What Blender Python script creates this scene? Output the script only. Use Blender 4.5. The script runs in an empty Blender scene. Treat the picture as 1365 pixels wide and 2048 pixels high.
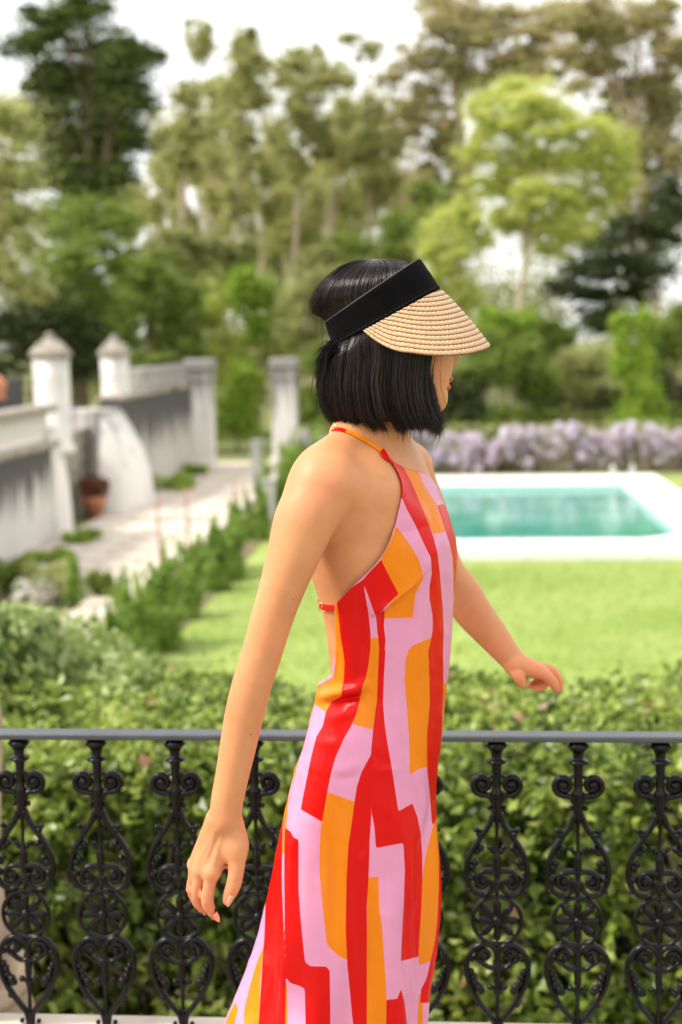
import bpy, math, random
import numpy as np
from mathutils import Matrix, Vector
from math import radians as R, sin, cos, pi, tan, atan2, sqrt

random.seed(7)
rng = np.random.default_rng(7)
S = bpy.context.scene
COL = S.collection

# ------------------------------------------------------------------ camera
CAM_H, PITCH, YAW, ROLL = 1.5, R(6.84), R(4.28), R(-0.9)
cam = bpy.data.cameras.new('camera')
cam_o = bpy.data.objects.new('camera', cam)
COL.objects.link(cam_o)
Mh = Matrix.Rotation(pi / 2 - PITCH, 3, 'X') @ Matrix.Rotation(ROLL, 3, 'Z')     # heading frame
Mw = Matrix.Rotation(YAW, 3, 'Z') @ Mh
cam_o.matrix_world = Matrix.Translation((0, 0, CAM_H)) @ Mw.to_4x4()
cam.sensor_fit = 'VERTICAL'; cam.sensor_height = 36; cam.lens = 50
cam.clip_start = 0.05; cam.clip_end = 2000
cam.dof.use_dof = True; cam.dof.focus_distance = 2.06; cam.dof.aperture_fstop = 3.4
cam.dof.aperture_blades = 0
S.camera = cam_o

# ------------------------------------------------------------------ sky, sun, exposure
SUN_EL, SUN_AZ = R(50), R(-105)          # sun stands behind the photographer's left shoulder
w = bpy.data.worlds.new('World'); S.world = w; w.use_nodes = True
nt = w.node_tree; bg = nt.nodes['Background']
sky = nt.nodes.new('ShaderNodeTexSky'); sky.sky_type = 'NISHITA'; sky.sun_disc = False
sky.sun_elevation = SUN_EL; sky.sun_rotation = SUN_AZ; sky.dust_density = 4; sky.air_density = 1.0
hs = nt.nodes.new('ShaderNodeHueSaturation'); hs.inputs['Saturation'].default_value = 0.25
mx = nt.nodes.new('ShaderNodeMix'); mx.data_type = 'RGBA'; mx.inputs[0].default_value = 0.55
mx.inputs[7].default_value = (12.6, 12.5, 12.6, 1)       # thin bright overcast
nt.links.new(sky.outputs[0], hs.inputs['Color']); nt.links.new(hs.outputs[0], mx.inputs[6])
nt.links.new(mx.outputs[2], bg.inputs[0]); bg.inputs[1].default_value = 0.10
sun = bpy.data.lights.new('sun', 'SUN'); sun.energy = 2.3; sun.angle = R(11); sun.color = (1.0, 0.94, 0.85)
sun_o = bpy.data.objects.new('sun', sun); COL.objects.link(sun_o)
sun_dir = Vector((sin(SUN_AZ) * cos(SUN_EL), cos(SUN_AZ) * cos(SUN_EL), sin(SUN_EL)))
sun_o.rotation_euler = sun_dir.to_track_quat('Z', 'Y').to_euler()
S.view_settings.view_transform = 'Standard'; S.view_settings.look = 'None'
S.view_settings.exposure = 0.93; S.view_settings.gamma = 1
S.render.engine = 'CYCLES'
S.cycles.use_denoising = True
S.cycles.max_bounces = 6; S.cycles.diffuse_bounces = 3; S.cycles.glossy_bounces = 3
S.cycles.transmission_bounces = 3; S.cycles.transparent_max_bounces = 6
S.cycles.caustics_reflective = False; S.cycles.caustics_refractive = False

# ------------------------------------------------------------------ projection helpers
F = 50 / 36 * 2048
MH = np.array(Mh); MW = np.array(Mw)
def ray(px, py, M=MW):
    return M @ np.array([(px - 682.5) / F, (1024 - py) / F, -1.0])
def V(px, py, Y):                      # world point on the plane y = Y
    d = ray(px, py); t = Y / d[1]
    return np.array([d[0] * t, Y, CAM_H + d[2] * t])
def G(px, py, z=-2.0):                 # world point at height z
    d = ray(px, py); t = (z - CAM_H) / d[2]
    return np.array([d[0] * t, d[1] * t, z])
def VX(px, py, X):                     # world point on the plane x = X
    d = ray(px, py); t = X / d[0]
    return np.array([X, d[1] * t, CAM_H + d[2] * t])
WY = 2.2
WX = float((ray(745, 1300, MH) * WY / ray(745, 1300, MH)[1])[0])
def WP(px, py, y=0.0):                 # point in the woman's own frame, y metres beyond her axis
    d = ray(px, py, MH); t = (WY + y) / d[1]
    return np.array([d[0] * t - WX, y, CAM_H + d[2] * t])
def PROJ(P):                           # woman's frame -> photograph pixels
    Q = (np.asarray(P) + np.array([WX, WY, -CAM_H])) @ MH
    return np.stack([682.5 - F * Q[..., 0] / Q[..., 2], 1024 + F * Q[..., 1] / Q[..., 2]], -1)

# ------------------------------------------------------------------ object helpers
def tag(o, label=None, cat=None, group=None, kind=None):
    if label: o['label'] = label
    if cat: o['category'] = cat
    if group: o['group'] = group
    if kind: o['kind'] = kind
    return o
def empty(name, loc=(0, 0, 0), rz=0):
    o = bpy.data.objects.new(name, None); COL.objects.link(o)
    o.location = loc; o.rotation_euler = (0, 0, rz); o.empty_display_size = .1
    return o
def obj(name, me, mat=None, parent=None, loc=None):
    o = bpy.data.objects.new(name, me); COL.objects.link(o)
    if mat is not None and len(me.materials) == 0: me.materials.append(mat)
    if parent is not None: o.parent = parent
    if loc is not None: o.location = loc
    return o
def fast_mesh(name, verts, quads, smooth=True, attrs=None, k=4):
    me = bpy.data.meshes.new(name)
    verts = np.asarray(verts, np.float32); quads = np.asarray(quads, np.int32)
    me.vertices.add(len(verts)); me.vertices.foreach_set('co', verts.ravel())
    me.loops.add(quads.size); me.loops.foreach_set('vertex_index', quads.ravel())
    me.polygons.add(len(quads)); me.polygons.foreach_set('loop_start', np.arange(0, quads.size, k, dtype=np.int32))
    try: me.polygons.foreach_set('loop_total', np.full(len(quads), k, np.int32))
    except Exception: pass
    me.update(calc_edges=True)
    me.polygons.foreach_set('use_smooth', np.full(len(quads), smooth))
    for n, a in (attrs or {}).items():
        at = me.attributes.new(n, 'FLOAT', 'POINT'); at.data.foreach_set('value', np.asarray(a, np.float32))
    return me
def grid_quads(nr, nc, wrap=False):
    i = np.arange(nr - 1)[:, None]; j = np.arange(nc if wrap else nc - 1)[None, :]
    jn = (j + 1) % nc
    a = i * nc + j; b = i * nc + jn; c = (i + 1) * nc + jn; d = (i + 1) * nc + j
    return np.stack(np.broadcast_arrays(a, b, c, d), -1).reshape(-1, 4)

class MB:                               # small mesh builder
    def __init__(s): s.v = []; s.f = []; s.n = 0
    def add(s, v, f):
        v = np.asarray(v, float); s.v.append(v)
        s.f += [tuple(int(i) + s.n for i in q) for q in f]; s.n += len(v); return s
    def box(s, x0, x1, y0, y1, z0, z1, bev=0.0):
        if bev <= 0:
            v = [(x, y, z) for z in (z0, z1) for y in (y0, y1) for x in (x0, x1)]
            return s.add(v, [(0, 2, 3, 1), (4, 5, 7, 6), (0, 1, 5, 4), (2, 6, 7, 3), (0, 4, 6, 2), (1, 3, 7, 5)])
        b = bev
        rings = []
        for z, i in ((z0, b), (z0 + b, 0), (z1 - b, 0), (z1, b)):
            X0, X1, Y0, Y1 = x0 + i, x1 - i, y0 + i, y1 - i
            rings += [(X0 + b, Y0, z), (X1 - b, Y0, z), (X1, Y0 + b, z), (X1, Y1 - b, z), (X1 - b, Y1, z), (X0 + b, Y1, z), (X0, Y1 - b, z), (X0, Y0 + b, z)]
        f = [tuple(range(7, -1, -1)), tuple(range(24, 32))]
        for k in range(3):
            for j in range(8):
                f.append((k * 8 + j, k * 8 + (j + 1) % 8, (k + 1) * 8 + (j + 1) % 8, (k + 1) * 8 + j))
        return s.add(rings, f)
    def tube(s, pts, r, n=8, closed=False, cap=True, flat=1.0, up=(0, 1, 0)):
        P = np.asarray(pts, float); m = len(P); r = np.broadcast_to(np.asarray(r, float), (m,))
        if closed: T = np.roll(P, -1, 0) - np.roll(P, 1, 0)
        else: T = np.gradient(P, axis=0)
        T /= np.linalg.norm(T, axis=1)[:, None] + 1e-12
        U = np.asarray(up, float); N = np.cross(T, U)
        bad = np.linalg.norm(N, axis=1) < 1e-3
        N[bad] = np.cross(T[bad], (1, 0.01, 0))
        N /= np.linalg.norm(N, axis=1)[:, None]; B = np.cross(N, T)
        a = np.linspace(0, 2 * pi, n, endpoint=False)
        v = (P[:, None] + r[:, None, None] * (np.cos(a)[None, :, None] * N[:, None] + flat * np.sin(a)[None, :, None] * B[:, None])).reshape(-1, 3)
        q = grid_quads(m, n, True).tolist()
        if closed: q += [((m - 1) * n + j, (m - 1) * n + (j + 1) % n, (j + 1) % n, j) for j in range(n)]
        elif cap: q += [tuple(range(n - 1, -1, -1)), tuple(range((m - 1) * n, m * n))]
        return s.add(v, q)
    def lathe(s, prof, n=16, c=(0, 0, 0), rot=0.0, cap=True):
        pr = np.asarray(prof, float); a = np.linspace(0, 2 * pi, n, endpoint=False) + rot
        v = np.stack([c[0] + pr[:, 0][:, None] * np.cos(a), c[1] + pr[:, 0][:, None] * np.sin(a), c[2] + np.repeat(pr[:, 1][:, None], n, 1)], -1).reshape(-1, 3)
        q = [(b, a_, d, c_) for a_, b, c_, d in grid_quads(len(pr), n, True).tolist()]
        q = grid_quads(len(pr), n, True).tolist()
        if cap: q += [tuple(range(n - 1, -1, -1)), tuple(range((len(pr) - 1) * n, len(pr) * n))]
        return s.add(v, q)
    def ball(s, c, r, nu=10, nv=7, M=None):
        r = np.broadcast_to(np.asarray(r, float), (3,))
        u = np.linspace(0, 2 * pi, nu, endpoint=False); t = np.linspace(.02, pi - .02, nv)
        v = np.stack([np.outer(np.sin(t), np.cos(u)) * r[0], np.outer(np.sin(t), np.sin(u)) * r[1], np.outer(np.cos(t), np.ones(nu)) * r[2]], -1).reshape(-1, 3)
        if M is not None: v = v @ np.asarray(M).T
        q = grid_quads(nv, nu, True).tolist() + [tuple(range(nu)), tuple(range(nv * nu - 1, (nv - 1) * nu - 1, -1))]
        return s.add(v + np.asarray(c), q)
    def mesh(s, name, smooth=True):
        me = bpy.data.meshes.new(name)
        me.from_pydata(np.concatenate(s.v).tolist(), [], s.f); me.update()
        me.polygons.foreach_set('use_smooth', [smooth] * len(me.polygons))
        return me
    def build(s, name, mat=None, parent=None, loc=None, smooth=True):
        return obj(name, s.mesh(name, smooth), mat, parent, loc)

def catmull(pts, n=8, closed=False):
    P = np.asarray(pts, float); m = len(P); out = []
    if closed: idx = lambda i: P[i % m]
    else: idx = lambda i: P[min(max(i, 0), m - 1)]
    for i in range(m if closed else m - 1):
        p0, p1, p2, p3 = idx(i - 1), idx(i), idx(i + 1), idx(i + 2)
        for t in np.linspace(0, 1, n, endpoint=False):
            out.append(.5 * ((2 * p1) + (-p0 + p2) * t + (2 * p0 - 5 * p1 + 4 * p2 - p3) * t * t + (-p0 + 3 * p1 - 3 * p2 + p3) * t ** 3))
    if not closed: out.append(P[-1])
    return np.array(out)

# ------------------------------------------------------------------ materials
def mat(name, col, rough=.6, noise=0.0, nscale=8.0, bump=0.0, bscale=40.0, spec=.5, metal=0.0, sss=0.0, sheen=0.0):
    m = bpy.data.materials.new(name); m.use_nodes = True
    t = m.node_tree; p = t.nodes['Principled BSDF']
    p.inputs['Base Color'].default_value = (*col, 1); p.inputs['Roughness'].default_value = rough
    p.inputs['Specular IOR Level'].default_value = spec; p.inputs['Metallic'].default_value = metal
    if sss: p.inputs['Subsurface Weight'].default_value = sss
    if sheen: p.inputs['Sheen Weight'].default_value = sheen
    tc = t.nodes.new('ShaderNodeTexCoord')
    if noise:
        n = t.nodes.new('ShaderNodeTexNoise'); n.inputs['Scale'].default_value = nscale; n.inputs['Detail'].default_value = 6
        t.links.new(tc.outputs['Object'], n.inputs['Vector'])
        r = t.nodes.new('ShaderNodeValToRGB')
        r.color_ramp.elements[0].position = .3; r.color_ramp.elements[1].position = .7
        r.color_ramp.elements[0].color = (*[c * (1 - noise) for c in col], 1)
        r.color_ramp.elements[1].color = (*[min(1, c * (1 + noise)) for c in col], 1)
        t.links.new(n.outputs[0], r.inputs[0]); t.links.new(r.outputs[0], p.inputs['Base Color'])
    if bump:
        n2 = t.nodes.new('ShaderNodeTexNoise'); n2.inputs['Scale'].default_value = bscale; n2.inputs['Detail'].default_value = 5
        t.links.new(tc.outputs['Object'], n2.inputs['Vector'])
        b = t.nodes.new('ShaderNodeBump'); b.inputs['Strength'].default_value = bump; b.inputs['Distance'].default_value = .01
        t.links.new(n2.outputs[0], b.inputs['Height']); t.links.new(b.outputs[0], p.inputs['Normal'])
    return m
def leaf_mat(name, stops, trans=.35, rough=.5):
    m = bpy.data.materials.new(name); m.use_nodes = True; t = m.node_tree; p = t.nodes['Principled BSDF']
    a = t.nodes.new('ShaderNodeAttribute'); a.attribute_name = 'tint'
    r = t.nodes.new('ShaderNodeValToRGB'); cr = r.color_ramp
    while len(cr.elements) < len(stops): cr.elements.new(.5)
    for e, (q, c) in zip(cr.elements, stops): e.position = q; e.color = (*c, 1)
    t.links.new(a.outputs['Fac'], r.inputs[0]); t.links.new(r.outputs[0], p.inputs['Base Color'])
    p.inputs['Roughness'].default_value = rough; p.inputs['Specular IOR Level'].default_value = .4
    tr = t.nodes.new('ShaderNodeBsdfTranslucent'); t.links.new(r.outputs[0], tr.inputs[0])
    mxs = t.nodes.new('ShaderNodeMixShader'); mxs.inputs[0].default_value = trans
    t.links.new(p.outputs[0], mxs.inputs[1]); t.links.new(tr.outputs[0], mxs.inputs[2])
    t.links.new(mxs.outputs[0], t.nodes['Material Output'].inputs[0])
    return m
# ------------------------------------------------------------------ foliage helper
def leaf_mesh(name, C, size, tint, normal=None, spread=1.0, elong=1.8, fold=.25):
    """many leaf blades: C (n,3) centres, size (n,), each a folded diamond of four corners"""
    n = len(C); size = np.broadcast_to(np.asarray(size, float), (n,))
    N = rng.normal(size=(n, 3))
    if normal is not None: N = N * spread + np.asarray(normal)
    N /= np.linalg.norm(N, axis=1)[:, None] + 1e-9
    T = rng.normal(size=(n, 3)); T -= (T * N).sum(1)[:, None] * N; T /= np.linalg.norm(T, axis=1)[:, None] + 1e-9
    B = np.cross(N, T); L = size[:, None] * .5; Wd = L / elong
    a = C - T * L; b = C + B * Wd - N * L * fold + T * L * .1; c = C + T * L; d = C - B * Wd - N * L * fold + T * L * .1
    v = np.stack([a, b, c, d], 1).reshape(-1, 3)
    k = np.arange(n)[:, None] * 4
    f = np.concatenate([k + [0, 1, 2], k + [0, 2, 3]], 1).reshape(-1, 3)
    return fast_mesh(name, v, f, smooth=False, attrs={'tint': np.repeat(tint, 4)}, k=3)

def clump_points(centres, radii, n, shell=.55, flat=1.0):
    """n points spread over ellipsoidal clumps, mostly in their outer part"""
    centres = np.asarray(centres, float); radii = np.asarray(radii, float)
    if radii.ndim == 1: radii = np.repeat(radii[:, None], 3, 1)
    vol = radii[:, 0] * radii[:, 2]; pick = rng.choice(len(centres), n, p=vol / vol.sum())
    d = rng.normal(size=(n, 3)); d /= np.linalg.norm(d, axis=1)[:, None]
    rr = shell + (1 - shell) * rng.random(n) ** .6
    P = centres[pick] + d * radii[pick] * rr[:, None] * np.array([1, 1, flat])
    return P, d, pick

# ------------------------------------------------------------------ ground, lawn, path, terrace
GZ = -2.0
soil = mat('soil', (.16, .12, .06), .95, .35, 1.2, .6, 12)
rough_grass = mat('rough_grass', (.17, .19, .06), .95, .35, .8, .6, 20)
def grass_material():
    m = bpy.data.materials.new('lawn_grass'); m.use_nodes = True; t = m.node_tree; p = t.nodes['Principled BSDF']
    tc = t.nodes.new('ShaderNodeTexCoord')
    n1 = t.nodes.new('ShaderNodeTexNoise'); n1.inputs['Scale'].default_value = .55; n1.inputs['Detail'].default_value = 5
    n2 = t.nodes.new('ShaderNodeTexNoise'); n2.inputs['Scale'].default_value = 9; n2.inputs['Detail'].default_value = 6
    t.links.new(tc.outputs['Object'], n1.inputs[0]); t.links.new(tc.outputs['Object'], n2.inputs[0])
    ad = t.nodes.new('ShaderNodeMath'); ad.operation = 'ADD'; t.links.new(n1.outputs[0], ad.inputs[0]); t.links.new(n2.outputs[0], ad.inputs[1])
    hf = t.nodes.new('ShaderNodeMath'); hf.operation = 'MULTIPLY'; hf.inputs[1].default_value = .5; t.links.new(ad.outputs[0], hf.inputs[0])
    r = t.nodes.new('ShaderNodeValToRGB'); e = r.color_ramp.elements
    e[0].position = .38; e[0].color = (.185, .27, .045, 1); e[1].position = .64; e[1].color = (.32, .37, .115, 1)
    x = r.color_ramp.elements.new(.5); x.color = (.265, .34, .085, 1)
    t.links.new(hf.outputs[0], r.inputs[0]); t.links.new(r.outputs[0], p.inputs['Base Color'])
    p.inputs['Roughness'].default_value = .95; p.inputs['Specular IOR Level'].default_value = .15
    b = t.nodes.new('ShaderNodeBump'); b.inputs['Strength'].default_value = .5; b.inputs['Distance'].default_value = .02
    n3 = t.nodes.new('ShaderNodeTexNoise'); n3.inputs['Scale'].default_value = 60; t.links.new(tc.outputs['Object'], n3.inputs[0])
    t.links.new(n3.outputs[0], b.inputs['Height']); t.links.new(b.outputs[0], p.inputs['Normal'])
    return m
LAWN_X0 = -3.25
PX0, PX1, PY0, PY1 = -1.2, 4.02, 23.75, 32.8        # pool water
CW = 1.35                                           # coping width
def sheet_with_hole(name, x0, x1, y0, y1, hx0, hx1, hy0, hy1, z, m, kind='structure'):
    b = MB()
    v = [(x0, y0, z), (x1, y0, z), (x1, y1, z), (x0, y1, z), (hx0, hy0, z), (hx1, hy0, z), (hx1, hy1, z), (hx0, hy1, z)]
    b.add(v, [(0, 1, 5, 4), (1, 2, 6, 5), (2, 3, 7, 6), (3, 0, 4, 7)])
    return tag(b.build(name, m, smooth=False), kind=kind)
sheet_with_hole('ground', -900, 900, -300, 1200, PX0, PX1, PY0, PY1, GZ - .008, rough_grass)
sheet_with_hole('lawn', LAWN_X0, 16, 4.0, PY1 + 3.2, PX0, PX1, PY0, PY1, GZ, grass_material())
# grass blades on the nearer lawn, uncountable
n = 60000
gx = rng.uniform(LAWN_X0 + .05, 9, n); gy = 9 + 13 * rng.random(n) ** .8
keep = ~((gx > PX0 - CW) & (gy > PY0 - CW)); gx, gy = gx[keep], gy[keep]; n = len(gx)
bh = rng.uniform(.02, .05, n); ang = rng.uniform(0, pi, n); bw = .006
ca, sa = np.cos(ang) * bw, np.sin(ang) * bw
v = np.stack([np.stack([gx - ca, gy - sa, np.full(n, GZ)], 1), np.stack([gx + ca, gy + sa, np.full(n, GZ)], 1),
              np.stack([gx + rng.normal(0, .015, n), gy + rng.normal(0, .015, n), GZ + bh], 1)], 1).reshape(-1, 3)
M_blade = leaf_mat('grass_blade', [(0, (.17, .27, .05)), (.6, (.26, .34, .085)), (1, (.36, .38, .16))], .3, .7)
me = fast_mesh('grass', v, np.arange(3 * n).reshape(-1, 3), False, {'tint': np.repeat(rng.random(n), 3)}, 3)
tag(obj('grass', me, M_blade), 'short green grass blades growing all over the lawn', 'grass', kind='stuff')

b = MB(); b.box(-3.62, LAWN_X0 - .004, 6, 40, GZ - .05, GZ + .02)
tag(b.build('flower_bed_soil', soil, smooth=False), kind='structure')

def paving_material():
    m = bpy.data.materials.new('pale_paving'); m.use_nodes = True; t = m.node_tree; p = t.nodes['Principled BSDF']
    tc = t.nodes.new('ShaderNodeTexCoord'); n = t.nodes.new('ShaderNodeTexNoise'); n.inputs['Scale'].default_value = 1.6; n.inputs['Detail'].default_value = 8
    t.links.new(tc.outputs['Object'], n.inputs[0]); r = t.nodes.new('ShaderNodeValToRGB'); e = r.color_ramp.elements
    e[0].position = .36; e[0].color = (.42, .33, .24, 1); e[1].position = .6; e[1].color = (.70, .63, .53, 1)
    t.links.new(n.outputs[0], r.inputs[0]); t.links.new(r.outputs[0], p.inputs['Base Color']); p.inputs['Roughness'].default_value = .85
    return m
M_pave = paving_material()
b = MB(); b.box(-6.95, -4.25, 20.6, 42.0, GZ - .1, GZ + .015); b.box(-5.05, -4.25, 12.0, 20.59, GZ - .1, GZ + .015)
tag(b.build('garden_path', mat('path_joint', (.30, .24, .17), .95), smooth=False), kind='structure')
garden_path = bpy.data.objects['garden_path']
slab_meshes = []
for q in range(4):
    b = MB(); b.box(-.335, .335, -.47, .47, 0, .05 + .004 * q, .012); slab_meshes.append(b.mesh('paving_slab', False)); slab_meshes[-1].materials.append(M_pave)
for j in range(30):                    # slabs of the path, three across
    for i in range(-1, 3):
        if i < 2 and 12.6 + j * .96 < 21: continue
        o = bpy.data.objects.new('paving_slab', slab_meshes[random.randrange(4)]); COL.objects.link(o); o.parent = garden_path
        o.location = (-5.26 + (i - 1) * .69 + random.uniform(-.01, .01), 12.6 + j * .96, GZ + .015)
        o.rotation_euler = (0, 0, random.uniform(-.015, .015))

# terrace underfoot, and the stone curb that carries the railing
RAIL_Y = 2.62
M_stone = mat('limestone', (.56, .50, .41), .85, .18, 6, .35, 50)
b = MB(); b.box(-5, 5, -3, RAIL_Y - .12, -2.0, 0.0)
tag(b.build('terrace_floor', mat('terrace_stone', (.30, .26, .21), .85, .15, 3, .2, 30), smooth=False), kind='structure')
CURB_Z = .168
b = MB(); b.box(-5, 5, RAIL_Y - .118, RAIL_Y + .04, -2.0, CURB_Z - .06, .004); b.box(-5, 5, RAIL_Y - .16, RAIL_Y + .055, CURB_Z - .058, CURB_Z, .010)
tag(b.build('terrace_curb', M_stone, smooth=False), kind='structure')

# ------------------------------------------------------------------ pool
def plaster(name, base, stain=.5, dark=(.06, .055, .05), ztop=.5, zspan=1.5):
    """whitewash with black streaks of mould running down from the top edge"""
    m = bpy.data.materials.new(name); m.use_nodes = True; t = m.node_tree; p = t.nodes['Principled BSDF']
    tc = t.nodes.new('ShaderNodeTexCoord'); mp = t.nodes.new('ShaderNodeMapping'); mp.inputs['Scale'].default_value = (5, 5, .55)
    t.links.new(tc.outputs['Object'], mp.inputs[0])
    n = t.nodes.new('ShaderNodeTexNoise'); n.inputs['Scale'].default_value = 1.0; n.inputs['Detail'].default_value = 7; t.links.new(mp.outputs[0], n.inputs[0])
    sp = t.nodes.new('ShaderNodeSeparateXYZ'); t.links.new(tc.outputs['Object'], sp.inputs[0])
    mr = t.nodes.new('ShaderNodeMapRange'); mr.inputs[1].default_value = ztop - zspan; mr.inputs[2].default_value = ztop
    mr.inputs[3].default_value = -.22; mr.inputs[4].default_value = .34; t.links.new(sp.outputs[2], mr.inputs[0])
    ad = t.nodes.new('ShaderNodeMath'); ad.operation = 'ADD'; t.links.new(n.outputs[0], ad.inputs[0]); t.links.new(mr.outputs[0], ad.inputs[1])
    r = t.nodes.new('ShaderNodeValToRGB'); e = r.color_ramp.elements
    e[0].position = .38; e[0].color = (*base, 1); e[1].position = .66; e[1].color = (*[dark[i] * stain + base[i] * (1 - stain) for i in range(3)], 1)
    t.links.new(ad.outputs[0], r.inputs[0]); t.links.new(r.outputs[0], p.inputs['Base Color']); p.inputs['Roughness'].default_value = .9
    return m
M_white = mat('white_limewash', (.80, .77, .73), .85, .06, 3, .15, 25)
pool = empty('swimming_pool', ((PX0 + PX1) / 2, (PY0 + PY1) / 2, GZ))
tag(pool, 'rectangular swimming pool of teal water with wide white stone coping, set in the lawn', 'swimming pool')
px, py_ = pool.location.x, pool.location.y
hx, hy = (PX1 - PX0) / 2, (PY1 - PY0) / 2
b = MB()
v = [(-hx, -hy, .1), (hx, -hy, .1), (hx, hy, .1), (-hx, hy, .1), (-hx, -hy, -1.7), (hx, -hy, -1.7), (hx, hy, -1.7), (-hx, hy, -1.7)]
b.add(v, [(0, 4, 5, 1), (1, 5, 6, 2), (2, 6, 7, 3), (3, 7, 4, 0), (4, 7, 6, 5)])
b.build('basin', mat('pool_lining', (.30, .55, .50), .6), pool, smooth=False)
m = bpy.data.materials.new('pool_water'); m.use_nodes = True; t = m.node_tree; p = t.nodes['Principled BSDF']
p.inputs['Base Color'].default_value = (.045, .30, .225, 1); p.inputs['Roughness'].default_value = .04; p.inputs['IOR'].default_value = 1.33
tc = t.nodes.new('ShaderNodeTexCoord'); mp = t.nodes.new('ShaderNodeMapping'); mp.inputs['Scale'].default_value = (1, 2.5, 1); t.links.new(tc.outputs['Object'], mp.inputs[0])
n = t.nodes.new('ShaderNodeTexNoise'); n.inputs['Scale'].default_value = 1.8; n.inputs['Detail'].default_value = 3; t.links.new(mp.outputs[0], n.inputs[0])
bp = t.nodes.new('ShaderNodeBump'); bp.inputs['Strength'].default_value = .09; bp.inputs['Distance'].default_value = .05
t.links.new(n.outputs[0], bp.inputs['Height']); t.links.new(bp.outputs[0], p.inputs['Normal'])
n2 = t.nodes.new('ShaderNodeTexNoise'); n2.inputs['Scale'].default_value = .5; t.links.new(tc.outputs['Object'], n2.inputs[0])
rr = t.nodes.new('ShaderNodeValToRGB'); rr.color_ramp.elements[0].position = .35; rr.color_ramp.elements[0].color = (.045, .26, .20, 1)
rr.color_ramp.elements[1].position = .65; rr.color_ramp.elements[1].color = (.14, .38, .32, 1); t.links.new(n2.outputs[0], rr.inputs[0]); t.links.new(rr.outputs[0], p.inputs['Base Color'])
b = MB(); b.add([(-hx, -hy, .05), (hx, -hy, .05), (hx, hy, .05), (-hx, hy, .05)], [(0, 1, 2, 3)])
b.build('water', m, pool, smooth=False)
# coping of separate white slabs, a small joint between neighbours
M_cop = mat('white_coping', (.80, .78, .74), .7, .05, 4)
cz0, cz1 = 0.0, .17
def cop(x0, x1, y0, y1):
    b = MB(); b.box(x0 + .004, x1 - .004, y0 + .004, y1 - .004, cz0, cz1, .015); b.build('coping_slab', M_cop, pool, smooth=False)
nx = 8
for i in range(nx):
    xa = -hx - CW + (2 * hx + CW + 1.05) * i / nx; xb = -hx - CW + (2 * hx + CW + 1.05) * (i + 1) / nx
    cop(xa, xb, -hy - CW, -hy); cop(xa, xb, hy, hy + CW + .9)
for i in range(8):
    ya = -hy + 2 * hy * i / 8; yb = -hy + 2 * hy * (i + 1) / 8
    cop(-hx - CW, -hx, ya, yb); cop(hx, hx + 1.05, ya, yb)
b = MB(); b.add([(hx - .75, -hy, cz1 - .003), (hx, -hy, cz1 - .003), (hx, -hy + .55, cz1 - .003), (hx - .75, -hy, 0), (hx, -hy, 0), (hx, -hy + .55, 0)],
                [(0, 1, 2), (0, 2, 5, 3)]); b.build('corner_step', M_cop, pool, smooth=False)
steel = mat('pale_steel', (.80, .78, .74), .35, metal=.6)
lad = empty('pool_ladder', (px + hx + .02, py_ + hy, GZ + cz1))
tag(lad, 'bent steel pool ladder rising over the coping at the far right corner of the pool', 'ladder')
for sx in (-.22, .22):
    b = MB(); b.tube(catmull([(sx, -.12, -.9), (sx, -.12, .18), (sx, .0, .36), (sx, .2, .42), (sx, .42, .34), (sx, .5, .18), (sx, .5, 0)], 6), .018, 8)
    b.build('handrail', steel, lad)
for k in range(3):
    b = MB(); b.box(-.23, .23, -.17, -.07, -.75 + k * .25, -.72 + k * .25, .006); b.build('rung', steel, lad, smooth=False)

# ------------------------------------------------------------------ wall on the left, its posts and columns
M_plA = plaster('stained_limewash', (.64, .60, .56), .97, ztop=-.05, zspan=1.1)
M_plB = plaster('mouldy_limewash', (.58, .54, .49), .98, ztop=.35, zspan=1.7)
M_plC = plaster('weathered_white', (.76, .72, .67), .70, ztop=1.6, zspan=2.2)
M_cap = mat('lichen_stone', (.30, .26, .21), .95, .5, 6, .5, 20)
WXF = -7.0
def zat(px_, py__, Y): return V(px_, py__, Y)[2]
Ya, Yb, Yc = 17.0, 25.2, 38.8
wall = empty('garden_wall', (WXF, Ya, GZ))
tag(wall, 'long old whitewashed garden wall streaked with black mould along the left of the path', 'wall')
def wpart(name, m, fn, smooth=False):
    b = MB(); fn(b)
    for q in b.v: q -= np.array([WXF, Ya, GZ])
    mm = m
    return b.build(name, mm, wall, smooth=smooth)
# material coordinates follow the part, whose origin sits on the ground: shift the stain heights
for mm_, zt in ((M_plA, 1.62), (M_plB, 2.25), (M_plC, 3.3)):
    for nd in mm_.node_tree.nodes:
        if nd.type == 'MAP_RANGE':
            sp_ = nd.inputs[2].default_value - nd.inputs[1].default_value
            nd.inputs[2].default_value = zt; nd.inputs[1].default_value = zt - sp_
zA = GZ + 1.70; zAt = GZ + 2.42
wpart('wall_face', M_plA, lambda b: b.box(WXF - .5, WXF, Ya, Yb, GZ, zA, .02))
wpart('coping', M_cap, lambda b: b.box(WXF - .52, WXF + .07, Ya, Yb, zA, zA + .12, .03))
wpart('coping', M_cap, lambda b: b.box(WXF - .40, WXF + .05, Ya, Yb, zAt - .10, zAt + .04, .03))
prof = [(.055, 0), (.06, .05), (.045, .07), (.085, .20), (.075, .28), (.04, .38), (.05, .42), (.06, .44), (.055, .50)]
bal_me = MB().lathe(prof, 10).mesh('baluster'); bal_me.materials.append(M_plC)
yy = Ya + .2
while yy < Yb - .1:
    obj('baluster', bal_me, None, wall, (-.18, yy - Ya, 1.82)); yy += .27
wpart('wall_face', M_plB, lambda b: b.box(WXF - .5, WXF + .0, 30.42, Yc, GZ, GZ + 2.30, .02))
wpart('coping', M_cap, lambda b: b.box(WXF - .55, WXF + .06, 30.42, Yc - 3.2, GZ + 2.30, GZ + 2.40, .03))
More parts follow.
